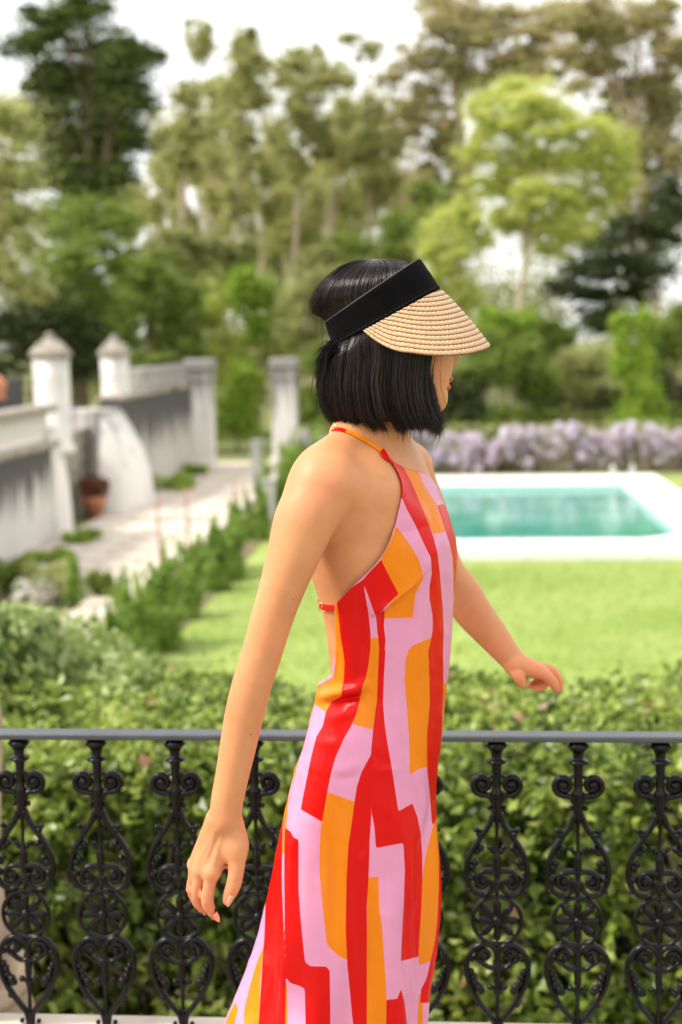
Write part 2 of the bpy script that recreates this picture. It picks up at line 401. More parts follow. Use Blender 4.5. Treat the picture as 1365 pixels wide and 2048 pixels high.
wpart('parapet', M_plC, lambda b: b.box(WXF - .45, WXF - .05, Yc - 5.5, Yc - .2, GZ + 2.402, GZ + 2.95, .04))
wpart('recess_wall', M_plA, lambda b: b.box(WXF - 1.6, WXF - 1.25, Yb - .1, 31.5, GZ, GZ + 2.2, .02))
# rear parapet of the raised walk
wpart('rear_parapet', M_plA, lambda b: b.box(-10.6, -10.2, Ya, 34, GZ, GZ + 2.75, .05))
wpart('walkway', M_cap, lambda b: b.box(-10.19, WXF - .53, Ya, Yc, GZ, GZ + 1.78, .02))
# swelling buttresses
def buttress(yc, wid, out, top, m):
    n_, mrows = 15, 14; v = []
    for i in range(mrows):
        u = i / (mrows - 1); z = GZ + top * u; o = out * (1 - u ** 2.2) + .12; hw = wid / 2 * (1 - .35 * u ** 3)
        for j in range(n_):
            a = pi * j / (n_ - 1); v.append((WXF - .15 + o * sin(a) ** .6, yc - hw * cos(a), z))
    q = [(a, d, c, b_) for a, b_, c, d in grid_quads(mrows, n_).tolist()]; q.append(tuple(range((mrows - 1) * n_, mrows * n_)))
    wpart('buttress', m, lambda b: b.add(v, q), True)
buttress(Yb - .1, .9, .26, 2.05, M_plC)
buttress(29.9, 2.3, .75, 2.15, M_plC)
wpart('pier', M_plC, lambda b: b.box(-8.2, WXF - .10, 29.75, 30.42, GZ, GZ + 2.14, .02))

def post_round(px_, Y, top, bot, dia_px, label):
    t_, b_ = V(px_, top, Y), V(px_, bot, Y); r = dia_px / 2 * Y / F; h = t_[2] - b_[2]
    e = empty('garden_post', (t_[0], Y, b_[2])); tag(e, label, 'post', 'round posts rising from the garden wall')
    MB().lathe([(r * 1.15, 0), (r * 1.15, .12), (r * .98, .16), (r * .98, h * .60), (r, h * .78)], 16).build('shaft', M_plC, e)
    MB().lathe([(r * 1.0, h * .78), (r * 1.15, h * .80), (r * 1.18, h * .835), (r * 1.05, h * .85), (r * .75, h * .90), (r * .4, h * .94), (r * .22, h * .965), (r * .25, h * .985), (r * .1, h)], 16).build('cap', M_cap, e)
    return e
post_round(100, 27.0, 664, 905, 74, 'thick round white post with a pointed stone cap, nearest on the old wall')
post_round(228, 31.8, 668, 880, 58, 'slimmer round white post with an orange tipped cap, behind the bulging buttress')
pot_mat = mat('terracotta', (.55, .22, .12), .8, .2, 12)
def column_sq(px_, Y, top, bot, wpx, label):
    t_, b_ = V(px_, top, Y), V(px_, bot, Y); r = wpx / 2 * Y / F; h = t_[2] - GZ
    e = empty('garden_column', (t_[0], Y, GZ)); tag(e, label, 'column', 'square white columns along the path')
    b = MB(); b.box(-r * .95, r * .95, -r * .95, r * .95, 0, h * .80, .03); b.build('shaft', M_plC, e, smooth=False)
    b = MB(); b.box(-r * 1.05, r * 1.05, -r * 1.05, r * 1.05, h * .802, h * .85, .02); b.box(-r * .95, r * .95, -r * .95, r * .95, h * .851, h * .90, .02)
    b.box(-r * 1.15, r * 1.15, -r * 1.15, r * 1.15, h * .901, h, .04); b.build('capital', M_plC, e, smooth=False)
    b = MB(); b.box(-r * 1.15, r * 1.15, -r * 1.15, r * 1.15, 0, .2, .03); b.build('plinth', M_plC, e, smooth=False)
column_sq(400, 39.3, 718, 925, 52, 'square white column with a square capital where the garden wall ends')
column_sq(569, 40.9, 716, 860, 50, 'square white column standing alone beyond the end of the path')

# terracotta pots
def pot(loc, s, label, plant):
    e = empty('flower_pot', loc); tag(e, label, 'flower pot')
    MB().lathe([(.10 * s, 0), (.16 * s, .26 * s), (.185 * s, .27 * s), (.19 * s, .34 * s), (.165 * s, .34 * s), (.15 * s, .28 * s), (.02 * s, .27 * s)], 18).build('pot', pot_mat, e)
    P, d, _ = clump_points([(0, 0, .48 * s)], [[.26 * s, .26 * s, .18 * s]], 700, .3)
    obj('plant', leaf_mesh('plant', P, .07 * s, rng.random(700)), plant, e)
M_rust = leaf_mat('rusty_flowers', [(0, (.05, .07, .02)), (.4, (.14, .09, .03)), (.7, (.35, .08, .04)), (1, (.30, .12, .05))])
pot((-7.12, 28.2, GZ), 1.35, 'terracotta pot of red-brown flowers between the two buttresses', M_rust)
q = V(-2, 792, 27)
e = empty('roof_urn', (q[0], 27, q[2])); tag(e, 'small terracotta urn on the rear parapet at the far left', 'urn')
MB().lathe([(.07, 0), (.15, .13), (.165, .27), (.10, .34), (.04, .40)], 14).build('bowl', pot_mat, e)
MB().lathe([(.14, -.06), (.14, 0), (.08, .02)], 14).build('foot', pot_mat, e)

# small grey posts with a wire beside the lawn
M_grey = mat('weathered_concrete', (.38, .37, .34), .9, .2, 9)
for (a, bt, c, lab) in ((515, 985, 880, 'thin grey concrete post beside the hedge, taller one next to the lawn corner'), (540, 1040, 958, 'short thin grey post at the lawn edge, right beside her shoulder')):
    g0 = G(a, bt); top = V(a, c, g0[1])
    e = empty('fence_post', tuple(g0)); tag(e, lab, 'post')
    b = MB(); b.box(-.11, .11, -.09, .09, 0, top[2] - GZ - .06, .012); b.build('shaft', M_grey, e, smooth=False)
    b = MB(); b.box(-.13, .13, -.11, .11, top[2] - GZ - .058, top[2] - GZ, .015); b.build('cap', M_grey, e, smooth=False)
# ------------------------------------------------------------------ shrubs, hedges
bark_pale = mat('pale_bark', (.50, .40, .30), .9, .3, 4, .5, 12)
bark_brown = mat('brown_bark', (.15, .10, .07), .95, .3, 4, .6, 12)
twig = mat('twig_bark', (.12, .085, .05), .95, .2, 10)
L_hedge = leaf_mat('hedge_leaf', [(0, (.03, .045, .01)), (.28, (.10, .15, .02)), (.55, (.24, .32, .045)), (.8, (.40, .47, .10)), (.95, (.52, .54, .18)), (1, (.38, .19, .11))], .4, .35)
L_hedge2 = leaf_mat('dull_hedge_leaf', [(0, (.03, .035, .015)), (.4, (.09, .10, .03)), (.75, (.16, .19, .06)), (.93, (.22, .22, .09)), (1, (.20, .10, .06))], .3, .4)
L_light = leaf_mat('fresh_leaf', [(0, (.42, .48, .08)), (.5, (.62, .67, .18)), (1, (.75, .76, .34))], .6)
L_bright = leaf_mat('vivid_leaf', [(0, (.15, .24, .02)), (.5, (.34, .50, .05)), (1, (.50, .60, .13))], .5)
L_mid = leaf_mat('mid_leaf', [(0, (.08, .12, .02)), (.5, (.24, .32, .05)), (1, (.43, .50, .12))], .5)
L_dark = leaf_mat('dark_leaf', [(0, (.02, .028, .01)), (.5, (.055, .075, .02)), (1, (.13, .165, .045))], .3)
L_cedar = leaf_mat('cedar_needles', [(0, (.035, .05, .01)), (.5, (.11, .145, .03)), (1, (.28, .33, .08))], .35)
L_olive = leaf_mat('eucalyptus_leaf', [(0, (.25, .245, .09)), (.5, (.46, .47, .17)), (.85, (.62, .65, .26)), (1, (.60, .44, .28))], .6)
L_brown = leaf_mat('dry_eucalyptus_leaf', [(0, (.26, .225, .10)), (.5, (.48, .44, .20)), (.8, (.62, .58, .29)), (1, (.62, .44, .28))], .6)
L_pale = leaf_mat('pale_leaf', [(0, (.30, .33, .11)), (.5, (.52, .55, .21)), (1, (.68, .68, .34))], .55)
L_conifer = leaf_mat('young_conifer', [(0, (.09, .16, .02)), (.5, (.27, .41, .06)), (1, (.46, .58, .15))], .5)

rj = lambda a: random.uniform(-a, a)
def noise2(x, y, seed=0):
    r = np.random.default_rng(seed); out = 0
    for k in range(7):
        a = r.uniform(0, 2 * pi); f = 1.2 * 1.45 ** k; ph = r.uniform(0, 2 * pi)
        out = out + np.sin((x * cos(a) + y * sin(a)) * f + ph) / 1.3 ** k
    return out / 3.2

# the near hedge behind the railing: a clipped block with a lumpy leafy skin
def hedge(name, label, x0, x1, y0, y1, ztop, zbot, dens, lsize, m, seed, lump=.14, topvar=.12, core=True):
    e = empty(name, ((x0 + x1) / 2, (y0 + y1) / 2, GZ)); tag(e, label, 'hedge')
    c = np.array([(x0 + x1) / 2, (y0 + y1) / 2, GZ])
    pts, nrm = [], []
    A = (x1 - x0) * (ztop - zbot); n = int(A * dens)
    x = rng.uniform(x0, x1, n); z = rng.uniform(zbot, ztop + .08, n)
    off = lump * noise2(x * 3, z * 3, seed) + lump * .5 * noise2(x * 9, z * 9, seed + 1)
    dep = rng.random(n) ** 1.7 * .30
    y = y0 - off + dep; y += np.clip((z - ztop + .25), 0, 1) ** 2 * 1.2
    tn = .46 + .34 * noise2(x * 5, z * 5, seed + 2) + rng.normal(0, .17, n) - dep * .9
    pts.append(np.stack([x, y, z], 1)); nrm.append(np.tile([0, -.8, .5], (n, 1))); t1 = tn
    n2 = int((x1 - x0) * (y1 - y0) * dens)
    x = rng.uniform(x0, x1, n2); y = rng.uniform(y0 - .02, y1, n2)
    z = ztop + topvar * noise2(x * 2.5, y * 2.5, seed + 3) + .05 * noise2(x * 9, y * 9, seed + 4) - rng.random(n2) ** 1.6 * .22 + np.where(rng.random(n2) < .06, rng.random(n2) * .12, 0)
    pts.append(np.stack([x, y, z], 1)); nrm.append(np.tile([0, -.2, 1.0], (n2, 1)))
    t2 = .52 + .25 * noise2(x * 5, y * 5, seed + 2) + rng.normal(0, .17, n2)
    P = np.concatenate(pts) - c; N = np.concatenate(nrm); T = np.clip(np.concatenate([t1, t2]), 0, 1)
    sz = lsize * rng.uniform(.55, 1.25, len(P))
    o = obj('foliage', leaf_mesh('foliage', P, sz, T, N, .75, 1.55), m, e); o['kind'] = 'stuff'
    # twigs seen through the gaps, and a core block with the inner shade put into its colour
    b = MB()
    for k in range(int((x1 - x0) * 26)):
        xx = random.uniform(x0, x1); b.tube(catmull([(xx - c[0], y0 + .30 - c[1], random.uniform(.1, 1.0)), (xx + random.uniform(-.15, .15) - c[0], y0 + .2 - c[1], ztop - GZ - 1.0), (xx + random.uniform(-.3, .3) - c[0], y0 + random.uniform(.0, .15) - c[1], ztop - GZ - random.uniform(0, .8))], 4), .006, 5)
    b.build('twigs', twig, e)['kind'] = 'stuff'
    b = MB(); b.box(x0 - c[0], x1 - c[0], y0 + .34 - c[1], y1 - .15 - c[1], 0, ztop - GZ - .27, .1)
    b.build('heart', mat('hedge_inner_shade', (.018, .026, .010), 1, .4, 10), e)
    return e
HZ = .13
hedge('boxwood_hedge', 'dense glossy green hedge running straight behind the iron railing', -2.6, 2.6, 4.35, 5.75, HZ, -1.5, 4000, .053, L_hedge, 3, lump=.20)
# taller loose shrub at the left end of the hedge
def shrub(name, label, loc, clumps, n, lsize, m, cat='shrub', group=None, stems=8, shell=.35, tilt=None, stemr=.012):
    e = empty(name, loc); tag(e, label, cat, group)
    C = np.array([c[0:3] for c in clumps], float); Rr = np.array([c[3] if isinstance(c[3], (list, tuple)) else (c[3],) * 3 for c in clumps], float)
    P, d, pk = clump_points(C, Rr, n, shell)
    P[:, 2] = np.maximum(P[:, 2], .02)
    T = np.clip(.5 + .22 * d[:, 2] * 0 + .18 * noise2(P[:, 0] * 2, P[:, 2] * 2 + P[:, 1], len(clumps)) + rng.normal(0, .2, n) + rng.normal(0, .14, len(C))[pk], 0, 1)
    o = obj('foliage', leaf_mesh('foliage', P, lsize * rng.uniform(.6, 1.3, n), T, d + [0, 0, .4], .8, 1.7), m, e)
    b = MB()
    for k in range(stems):
        c = C[k % len(C)]; a = random.uniform(0, 2 * pi)
        b.tube(catmull([(c[0] * .15 + .05 * cos(a), c[1] * .15 + .05 * sin(a), 0), (c[0] * .6, c[1] * .6, c[2] * .5), (c[0], c[1], c[2])], 5), np.linspace(stemr * 1.6, stemr * .6, 11), 6)
    b.build('stems', twig, e)
    return e
cl = []
for i in range(34):
    px_ = random.uniform(-120, 330); Yd = random.uniform(5.6, 7.6); tp = 1212 + max(0, px_ - 120) * .62 + random.uniform(0, 90)
    q = V(px_, tp, Yd); r_ = random.uniform(.18, .30); cl.append((q[0], q[1], q[2] - r_ * .8, (r_, r_, r_ * .9)))
    cl.append((q[0], q[1], q[2] - r_ * .8 - .35, (r_ * 1.2, r_, .35)))
bx = (-1.5, 6.5, GZ)
shrub('spreading_shrub', 'big loose pale green shrub swelling above the left end of the hedge', bx, [(c[0] - bx[0], c[1] - bx[1], c[2] - bx[2], c[3]) for c in cl], 46000, .075,
      leaf_mat('soft_leaf', [(0, (.08, .11, .03)), (.4, (.22, .30, .07)), (.75, (.38, .46, .15)), (1, (.55, .60, .30))], .45, .4), stems=26, shell=.3)

# small conifers planted in a row along the lawn edge
M_red = mat('cane', (.35, .17, .12), .8)
rows = [(300, 1290, 1120, 90), (385, 1235, 1085, 80), (480, 1140, 1020, 70), (345, 1300, 1085, 130), (255, 1340, 1150, 110), (412, 1180, 1060, 90), (455, 1160, 1000, 110), (515, 1080, 950, 66), (560, 1020, 880, 60), (600, 985, 830, 74), (640, 960, 835, 60)]
labs = ['small feathery conifer squeezed between the two nearest ones', 'feathery conifer filling the gap behind the nearest leaning one', 'small feathery conifer between the broad dark one and the grey post', 'bushy young conifer nearest the hedge with a tall leaning tip, at the lawn edge', 'low bushy conifer half hidden behind the pale shrub, on the path side of the row',
        'small narrow conifer, third from the hedge in the row beside the lawn', 'broad dark young conifer in the middle of the row beside the lawn',
        'narrow young conifer beside the short grey post', 'narrow dark conifer behind her shoulder, before the lone white column', 'tall dense columnar conifer right of the lone white column',
        'small conifer at the far end of the lawn edge, mostly hidden behind her']
for (px_, bt, tp, wd), lb in zip(rows, labs):
    g = G(px_, bt); g[0] = min(g[0], -3.45); h = V(px_, tp, g[1])[2] - GZ; r = wd / 2 * g[1] / F * 1.35
    cs = []
    for q_ in range(7):
        a = q_ * 2.4 + random.random(); bx_ = cos(a) * r * .5; by_ = sin(a) * r * .5; hh_ = h * (1 if q_ == 0 else random.uniform(.5, .85)); ln = random.uniform(-.5, .25) * r
        for k in range(9):
            u = k / 8; rr_ = r * .42 * (1 - u) ** .8 + .025
            cs.append((bx_ * (1 + .3 * u) + ln * u + rj(.04), by_ * (1 + .3 * u) + rj(.04), hh_ * (.07 + .88 * u), (rr_ * random.uniform(.7, 1.2), rr_, hh_ * .10)))
    shrub('young_conifer', lb, (g[0], g[1], GZ), cs, 7000, .06, L_conifer, 'conifer', 'young conifers in a row beside the lawn', 5, .3)
for k, (px_, bt, tp) in enumerate([(322, 1240, 1000), (378, 1200, 975), (472, 1110, 960)]):
    g = G(px_, bt); h = V(px_, tp, g[1])[2] - GZ
    b = MB(); b.tube([(0, 0, 0), (.02, .01, h * .5), (.0, .0, h)], [.022, .02, .016], 7)
    o = b.build('plant_stake', M_red, None, (g[0], g[1], GZ)); tag(o, ['thin brown stake left of the nearest conifer tip', 'thin brown stake between the first two conifers', 'thin brown stake beside the broad dark conifer'][k], 'stake', 'stakes along the conifer row')
# clumps of plants on the wall side
for (px_, bt, tp, wd, m_, lb) in [
    (150, 1225, 1105, 40, L_conifer, 'slim dark green upright plant at the near end of the path'),
    (60, 1260, 1150, 110, leaf_mat('white_blossom', [(0, (.18, .26, .08)), (.4, (.40, .42, .25)), (.55, (.80, .72, .70)), (1, (.88, .82, .80))], .5), 'low bush dotted with white blossom at the left edge'),
    (100, 1130, 1095, 120, L_bright, 'low green groundcover plant near the foot of the mouldy wall'),
    (160, 1092, 1060, 90, L_bright, 'bright leafy clump beside the terracotta pot'),
    (340, 985, 945, 120, L_bright, 'long bright green clump along the foot of the streaked wall'),
    (395, 955, 925, 60, L_bright, 'small bright green tuft by the foot of the square end column'),
    (205, 1200, 1140, 60, L_mid, 'dull green small bush beside the upright plant'),
    (100, 1205, 1120, 130, L_pale, 'loose pale grey-green bush between the mouldy wall and the near end of the path'), (20, 1190, 1110, 110, L_mid, 'green bush at the left edge close to the foot of the mouldy wall')]:
    g = G(px_, bt); h = V(px_, tp, g[1])[2] - GZ; r = wd / 2 * g[1] / F
    cs = [(random.uniform(-.7, .7) * r, random.uniform(-.5, .5) * r, h * random.uniform(.3, .75), (r * .35, r * .35, h * .3)) for _ in range(12)]
    bl_ = m_.name.startswith('white'); shrub('border_plant', lb, (g[0], g[1], GZ), cs, 1100 if bl_ else 2600, .11 if bl_ else .07, m_, 'plant', None, 8, .3)

# wisteria trained along a low wall beyond the pool
WYs = 38.0
ww = empty('low_garden_wall', (5, WYs, GZ)); tag(ww, 'low weathered rubble wall beyond the pool, under the wisteria', 'wall')
b = MB(); b.box(-9.3, 16, -.25, .25, 0, .32, .03); b.build('wall_face', mat('rubble', (.34, .28, .19), .95, .35, 2.5, .6, 8), ww, smooth=False)
b = MB(); b.box(-9.35, 16, -.32, .32, .322, .40, .03); b.build('coping', M_cap, ww, smooth=False)
L_wist = leaf_mat('wisteria_flower', [(0, (.48, .44, .28)), (.12, (.74, .64, .70)), (.5, (.84, .74, .87)), (.8, (.90, .84, .92)), (1, (.93, .90, .93))], .65, .7)
def wist(x0, x1, seed, label):
    e = empty('wisteria', ((x0 + x1) / 2, WYs - .2, GZ)); tag(e, label, 'wisteria', 'wisteria along the low wall')
    r_ = random.Random(seed); cs = []
    for k in range(int((x1 - x0) * 62)):
        x = r_.uniform(x0, x1) - (x0 + x1) / 2; z = (r_.uniform(.35, 1.12) + .12 * sin(x * 1.7 + seed) + .06 * sin(x * 4.3)) if r_.random() < .82 else r_.uniform(.1, .5)
        rad = r_.uniform(.05, .19); cs.append((x, r_.uniform(-.45, .3), z, (rad * .8, rad * .8, rad * r_.uniform(.7, 1.15))))
    C = np.array([c[:3] for c in cs]); Rr = np.array([c[3] for c in cs])
    n = int((x1 - x0) * 8500); P, d, pk = clump_points(C, Rr, n, .2)
    T = np.clip(.55 + rng.normal(0, .16, n) + rng.normal(0, .2, len(C))[pk], 0, 1)
    obj('blossom', leaf_mesh('blossom', P, .055 * rng.uniform(.6, 1.3, n), T, None, 1, 1.3), L_wist, e)
    n = int((x1 - x0) * 500); x = rng.uniform(x0, x1, n) - (x0 + x1) / 2
    P = np.stack([x, rng.uniform(-.3, .4, n), .2 + 1.1 * rng.random(n)], 1)
    obj('foliage', leaf_mesh('foliage', P, .08, rng.random(n)), L_pale, e)
    b = MB()
    for k in range(5):
        xx = r_.uniform(x0, x1) - (x0 + x1) / 2
        b.tube(catmull([(xx, .0, 0), (xx + .1, -.38, .3), (xx - .1, -.1, .7), (xx + .5, .0, .85), (xx + 1.2, .05, .8)], 5), np.linspace(.05, .02, 21), 7)
    b.build('vine', bark_brown, e)
edges = [-4.2, 1.4, 4.4, 7.2, 12.5]
for i, lb in enumerate(['lilac wisteria left of her neck, mostly hidden behind her hair and shoulder', 'lilac wisteria over the low wall just right of her shoulder, hanging lowest',
                        'middle stretch of lilac wisteria behind the pool ladder side of the wall', 'rightmost lilac wisteria on the low wall, reaching out of the picture']):
    wist(edges[i], edges[i + 1], 20 + i, lb)

# ------------------------------------------------------------------ trees
def limb_pts(a, b, sag=.12, n=8, wob=.05):
    a = np.array(a, float); b = np.array(b, float); L = np.linalg.norm(b - a)
    m1 = a * .65 + b * .35 + np.array([random.uniform(-wob, wob) * L, random.uniform(-wob, wob) * L, sag * L * .5])
    m2 = a * .3 + b * .7 + np.array([random.uniform(-wob, wob) * L, random.uniform(-wob, wob) * L, sag * L * .6])
    return catmull([a, m1, m2, b], n)
def tree(label, px_, Y, top, crown, m_leaf, m_bark, nleaf, lsize, trunk_px, name='tree', lean=0, group=None, shell=.35, nlimb=7, fork=.45, cat='tree', flat=1.0, gz=None, tvar=.16, tuft=(.10, .34)):
    """crown: list of (px, py, rx_px, rz_px) clump outlines in the photograph's scale at distance Y, spread in depth"""
    base = V(px_, 800, Y); bx, h0 = base[0], (GZ if gz is None else gz)
    e = empty(name, (bx, Y, h0)); tag(e, label, cat, group)
    s = Y / F; C = []; Rr = []
    for c in crown:
        q = V(c[0], c[1], Y); dz = c[4] if len(c) > 4 else 1.0
        C.append((q[0] - bx, random.uniform(-1, 1) * c[2] * s * .8 * dz, q[2] - h0)); Rr.append((c[2] * s, max(c[2], c[3]) * s * .9, c[3] * s))
    C = np.array(C); Rr = np.array(Rr)
    # break every outline clump into smaller tufts
    TC, TR = [], []
    for c, r in zip(C, Rr):
        nt_ = 24
        for _ in range(nt_):
            d = rng.normal(size=3); d /= np.linalg.norm(d); u = min(1.25, abs(rng.normal(.62, .3)))
            TC.append(c + d * r * u * .92); k = rng.uniform(*tuft); TR.append(r * k * np.array([1.15, 1.15, .75 * flat]))
    TC = np.array(TC); TR = np.array(TR); nleaf = int(nleaf * 1.7); lsize = lsize * .86
    P, d, pk = clump_points(TC, TR, nleaf, shell)
    lo_n = int(nleaf * .25); P2, d2, pk2 = clump_points(C, Rr, lo_n, .05); P2 = C[pk2] + rng.normal(size=(lo_n, 3)) * Rr[pk2] * .55
    P[:lo_n] = P2; d[:lo_n] = d2
    T = np.clip(.5 + rng.normal(0, .16, nleaf) + rng.normal(0, tvar, len(TC))[pk] + .10 * d[:, 2], 0, 1)
    o = obj('crown', leaf_mesh('crown', P, lsize * rng.uniform(.6, 1.35, nleaf), T, d * .5 + [0, 0, .4], 1.0, 1.6), m_leaf, e)
    ctop = C[np.argmax(C[:, 2])]; cm = C.mean(0); tr = trunk_px / 2 * s
    topz = cm[2] + (ctop[2] - cm[2]) * .8
    tp = catmull([(0, 0, -.1), (lean * .3 + cm[0] * .1, 0, topz * .35), (lean * .5 + cm[0] * .5, cm[1] * .3, topz * .68), (cm[0] * .7 + ctop[0] * .3, cm[1] * .4, topz)], 7)
    b = MB(); b.tube(tp, np.linspace(tr * 1.15, tr * .25, len(tp)), 9); b.build('trunk', m_bark, e)
    order = np.argsort(-Rr[:, 0])[:nlimb]
    for i in order:
        f_ = random.uniform(fork, .85); st = tp[int(f_ * (len(tp) - 1))]
        if np.linalg.norm(C[i] - st) < .5: continue
        lp = limb_pts(st, C[i] + [0, 0, Rr[i][2] * .2]); b = MB(); b.tube(lp, np.linspace(tr * .5, tr * .12, len(lp)), 6); b.build('limb', m_bark, e)
    return e
# big dark cedar, upper left
tree('tall dark cedar with a ragged layered crown, upper left', 165, 47, 0,
     [(175, 20, 60, 45), (120, 60, 70, 40), (60, 95, 55, 28), (200, 90, 70, 45), (255, 130, 55, 40), (300, 115, 40, 22), (110, 150, 70, 50), (180, 170, 90, 55), (265, 200, 60, 45), (90, 225, 55, 40),
      (170, 250, 90, 55), (250, 265, 50, 40), (110, 300, 60, 40), (190, 330, 75, 45), (235, 350, 40, 25), (160, 370, 50, 30), (120, 350, 50, 36), (210, 385, 50, 30), (170, 410, 44, 26)], L_cedar, bark_brown, 60000, .16, 26, 'cedar_tree', nlimb=12, flat=.6, tuft=(.16, .38))
# pale green tree at the left edge
tree('pale yellow-green tree leaning in at the left edge', -30, 36, 200,
     [(20, 250, 60, 55), (-20, 330, 80, 70), (50, 360, 50, 45), (20, 440, 70, 60), (60, 490, 40, 40), (-10, 540, 80, 60), (50, 570, 45, 35), (0, 220, 45, 30)], L_pale, bark_pale, 16000, .13, 22, nlimb=6)
tree('round dark green tree behind the white posts', 310, 52, 500,
     [(300, 570, 75, 60), (360, 600, 60, 55), (250, 600, 55, 50), (330, 660, 90, 60), (240, 680, 60, 50), (390, 670, 45, 60), (300, 730, 100, 45), (280, 530, 50, 30)], L_mid, bark_brown, 22000, .15, 22, 'round_tree', nlimb=5, shell=.55)
tree('dark green bushy tree at far left above the wall', 60, 44, 560,
     [(30, 640, 70, 60), (110, 620, 60, 60), (60, 700, 90, 50), (150, 690, 60, 60), (0, 740, 60, 40), (180, 740, 60, 40)], L_dark, bark_brown, 15000, .15, 16, 'round_tree', nlimb=4, shell=.5)
tree('deep green tree under the cedar', 150, 45, 410,
     [(130, 450, 60, 45), (200, 460, 60, 40), (170, 425, 60, 34), (95, 430, 46, 36), (245, 440, 50, 36), (160, 560, 60, 50), (200, 640, 60, 60), (120, 650, 60, 60), (170, 520, 90, 50), (110, 540, 60, 50), (240, 520, 50, 40), (160, 600, 80, 50)], L_mid, bark_brown, 24000, .14, 16, 'round_tree', nlimb=4)
# thin eucalyptus row
eu = [(372, 62, 40, [(400, 75, 32, 38), (405, 110, 22, 20), (378, 190, 34, 30), (370, 260, 46, 50), (360, 330, 40, 45)], 12, 'tallest thin eucalyptus with a small separate tuft at its tip'),
      (425, 66, 130, [(430, 190, 40, 40), (440, 260, 50, 50), (420, 330, 45, 50), (440, 400, 40, 40)], 9, 'slender eucalyptus second in the line right of the cedar'),
      (470, 60, 80, [(490, 95, 36, 36), (500, 150, 46, 44), (470, 180, 40, 36), (515, 200, 34, 36), (480, 260, 36, 40), (490, 330, 34, 40), (470, 410, 30, 36)], 13, 'eucalyptus with a pointed crown and a bare pink-brown trunk'),
      (520, 68, 150, [(545, 260, 34, 40), (525, 340, 36, 46), (540, 420, 34, 40)], 8, 'thin short eucalyptus between two taller ones left of her head'),
      (590, 63, 110, [(600, 120, 44, 40), (570, 150, 34, 36), (620, 180, 44, 40), (650, 150, 34, 34), (600, 240, 48, 46), (640, 270, 36, 44), (590, 330, 36, 40)], 13, 'broad topped eucalyptus with a dark forked trunk behind her head'),
      (650, 70, 140, [(690, 160, 30, 32), (700, 230, 44, 40), (670, 300, 40, 40), (710, 320, 40, 44), (690, 400, 40, 40)], 11, 'eucalyptus right above the top of her hair'),
      (735, 64, 130, [(760, 220, 50, 50), (735, 300, 50, 50), (790, 290, 46, 46), (750, 370, 46, 46), (800, 380, 40, 40), (740, 100, 30, 20), (700, 80, 26, 16)], 13, 'olive eucalyptus over the black headband'),
      (330, 70, 230, [(320, 280, 34, 44), (335, 360, 34, 44), (310, 420, 30, 36)], 8, 'low thin eucalyptus touching the right side of the cedar'),
      (560, 72, 300, [(565, 400, 36, 40), (570, 470, 40, 40), (620, 450, 36, 40), (640, 400, 30, 40)], 8, 'distant thin eucalyptus low in the gap behind the pointed one')]
for px_, Y, tp, cr, tw, lb in eu:
    tree(lb, px_ + rj(3), Y, tp, cr, L_olive, bark_pale, int(1900 * len(cr)), .17, tw, 'eucalyptus_tree', nlimb=4, group='eucalyptus trees in the wood beyond the garden', tvar=.2)
# further bare stems between them
thin_labels = ['thin wood tree furthest left, under the right side of the cedar', 'thin wood tree just right of the cedar trunk', 'thin wood tree under the tuft-tipped eucalyptus', 'thin wood tree close to the right of that under the tuft-tipped eucalyptus',
    'thin wood tree left of the pointed eucalyptus trunk', 'thin wood tree right of the pointed eucalyptus trunk', 'thin wood tree in line with the lone white column, leftmost of a close pair', 'thin wood tree of the close pair, nearer the broad topped eucalyptus',
    'thin wood tree just right of the dark forked trunk', 'thin wood tree over the back of her hair', 'thin wood tree above the crown of her head', 'thin wood tree above her parting', 'thin wood tree above the black headband, left one',
    'thin wood tree above the middle of the headband', 'thin wood tree above the front of the headband', 'thin wood tree behind the small light green tree']
for k, px_ in enumerate([300, 350, 398, 412, 448, 505, 540, 556, 612, 632, 668, 690, 722, 770, 815, 840]):
    Y = random.uniform(72, 84); g = V(px_, 800, Y); tp = V(px_ + rj(12), random.uniform(230, 420), Y)
    e = empty('thin_tree', (g[0], Y, GZ)); tag(e, thin_labels[k], 'tree', 'thin trees deep in the wood')
    h = tp[2] - GZ; b = MB(); b.tube(catmull([(0, 0, 0), (rj(.3), 0, h * .5), (tp[0] - g[0], 0, h)], 6), np.linspace(.16, .05, 13), 7); b.build('trunk', bark_pale, e)
    n = 5000; C = np.array([(rj(1.3), rj(1), h * random.uniform(.45, 1.0)) for _ in range(10)]); P, d, pk = clump_points(C, np.tile([.75, .75, .9], (10, 1)), n, .3)
    obj('crown', leaf_mesh('crown', P, .22 * rng.uniform(.6, 1.3, n), np.clip(rng.normal(.45, .2, n), 0, 1), None, 1, 1.7), L_olive, e)
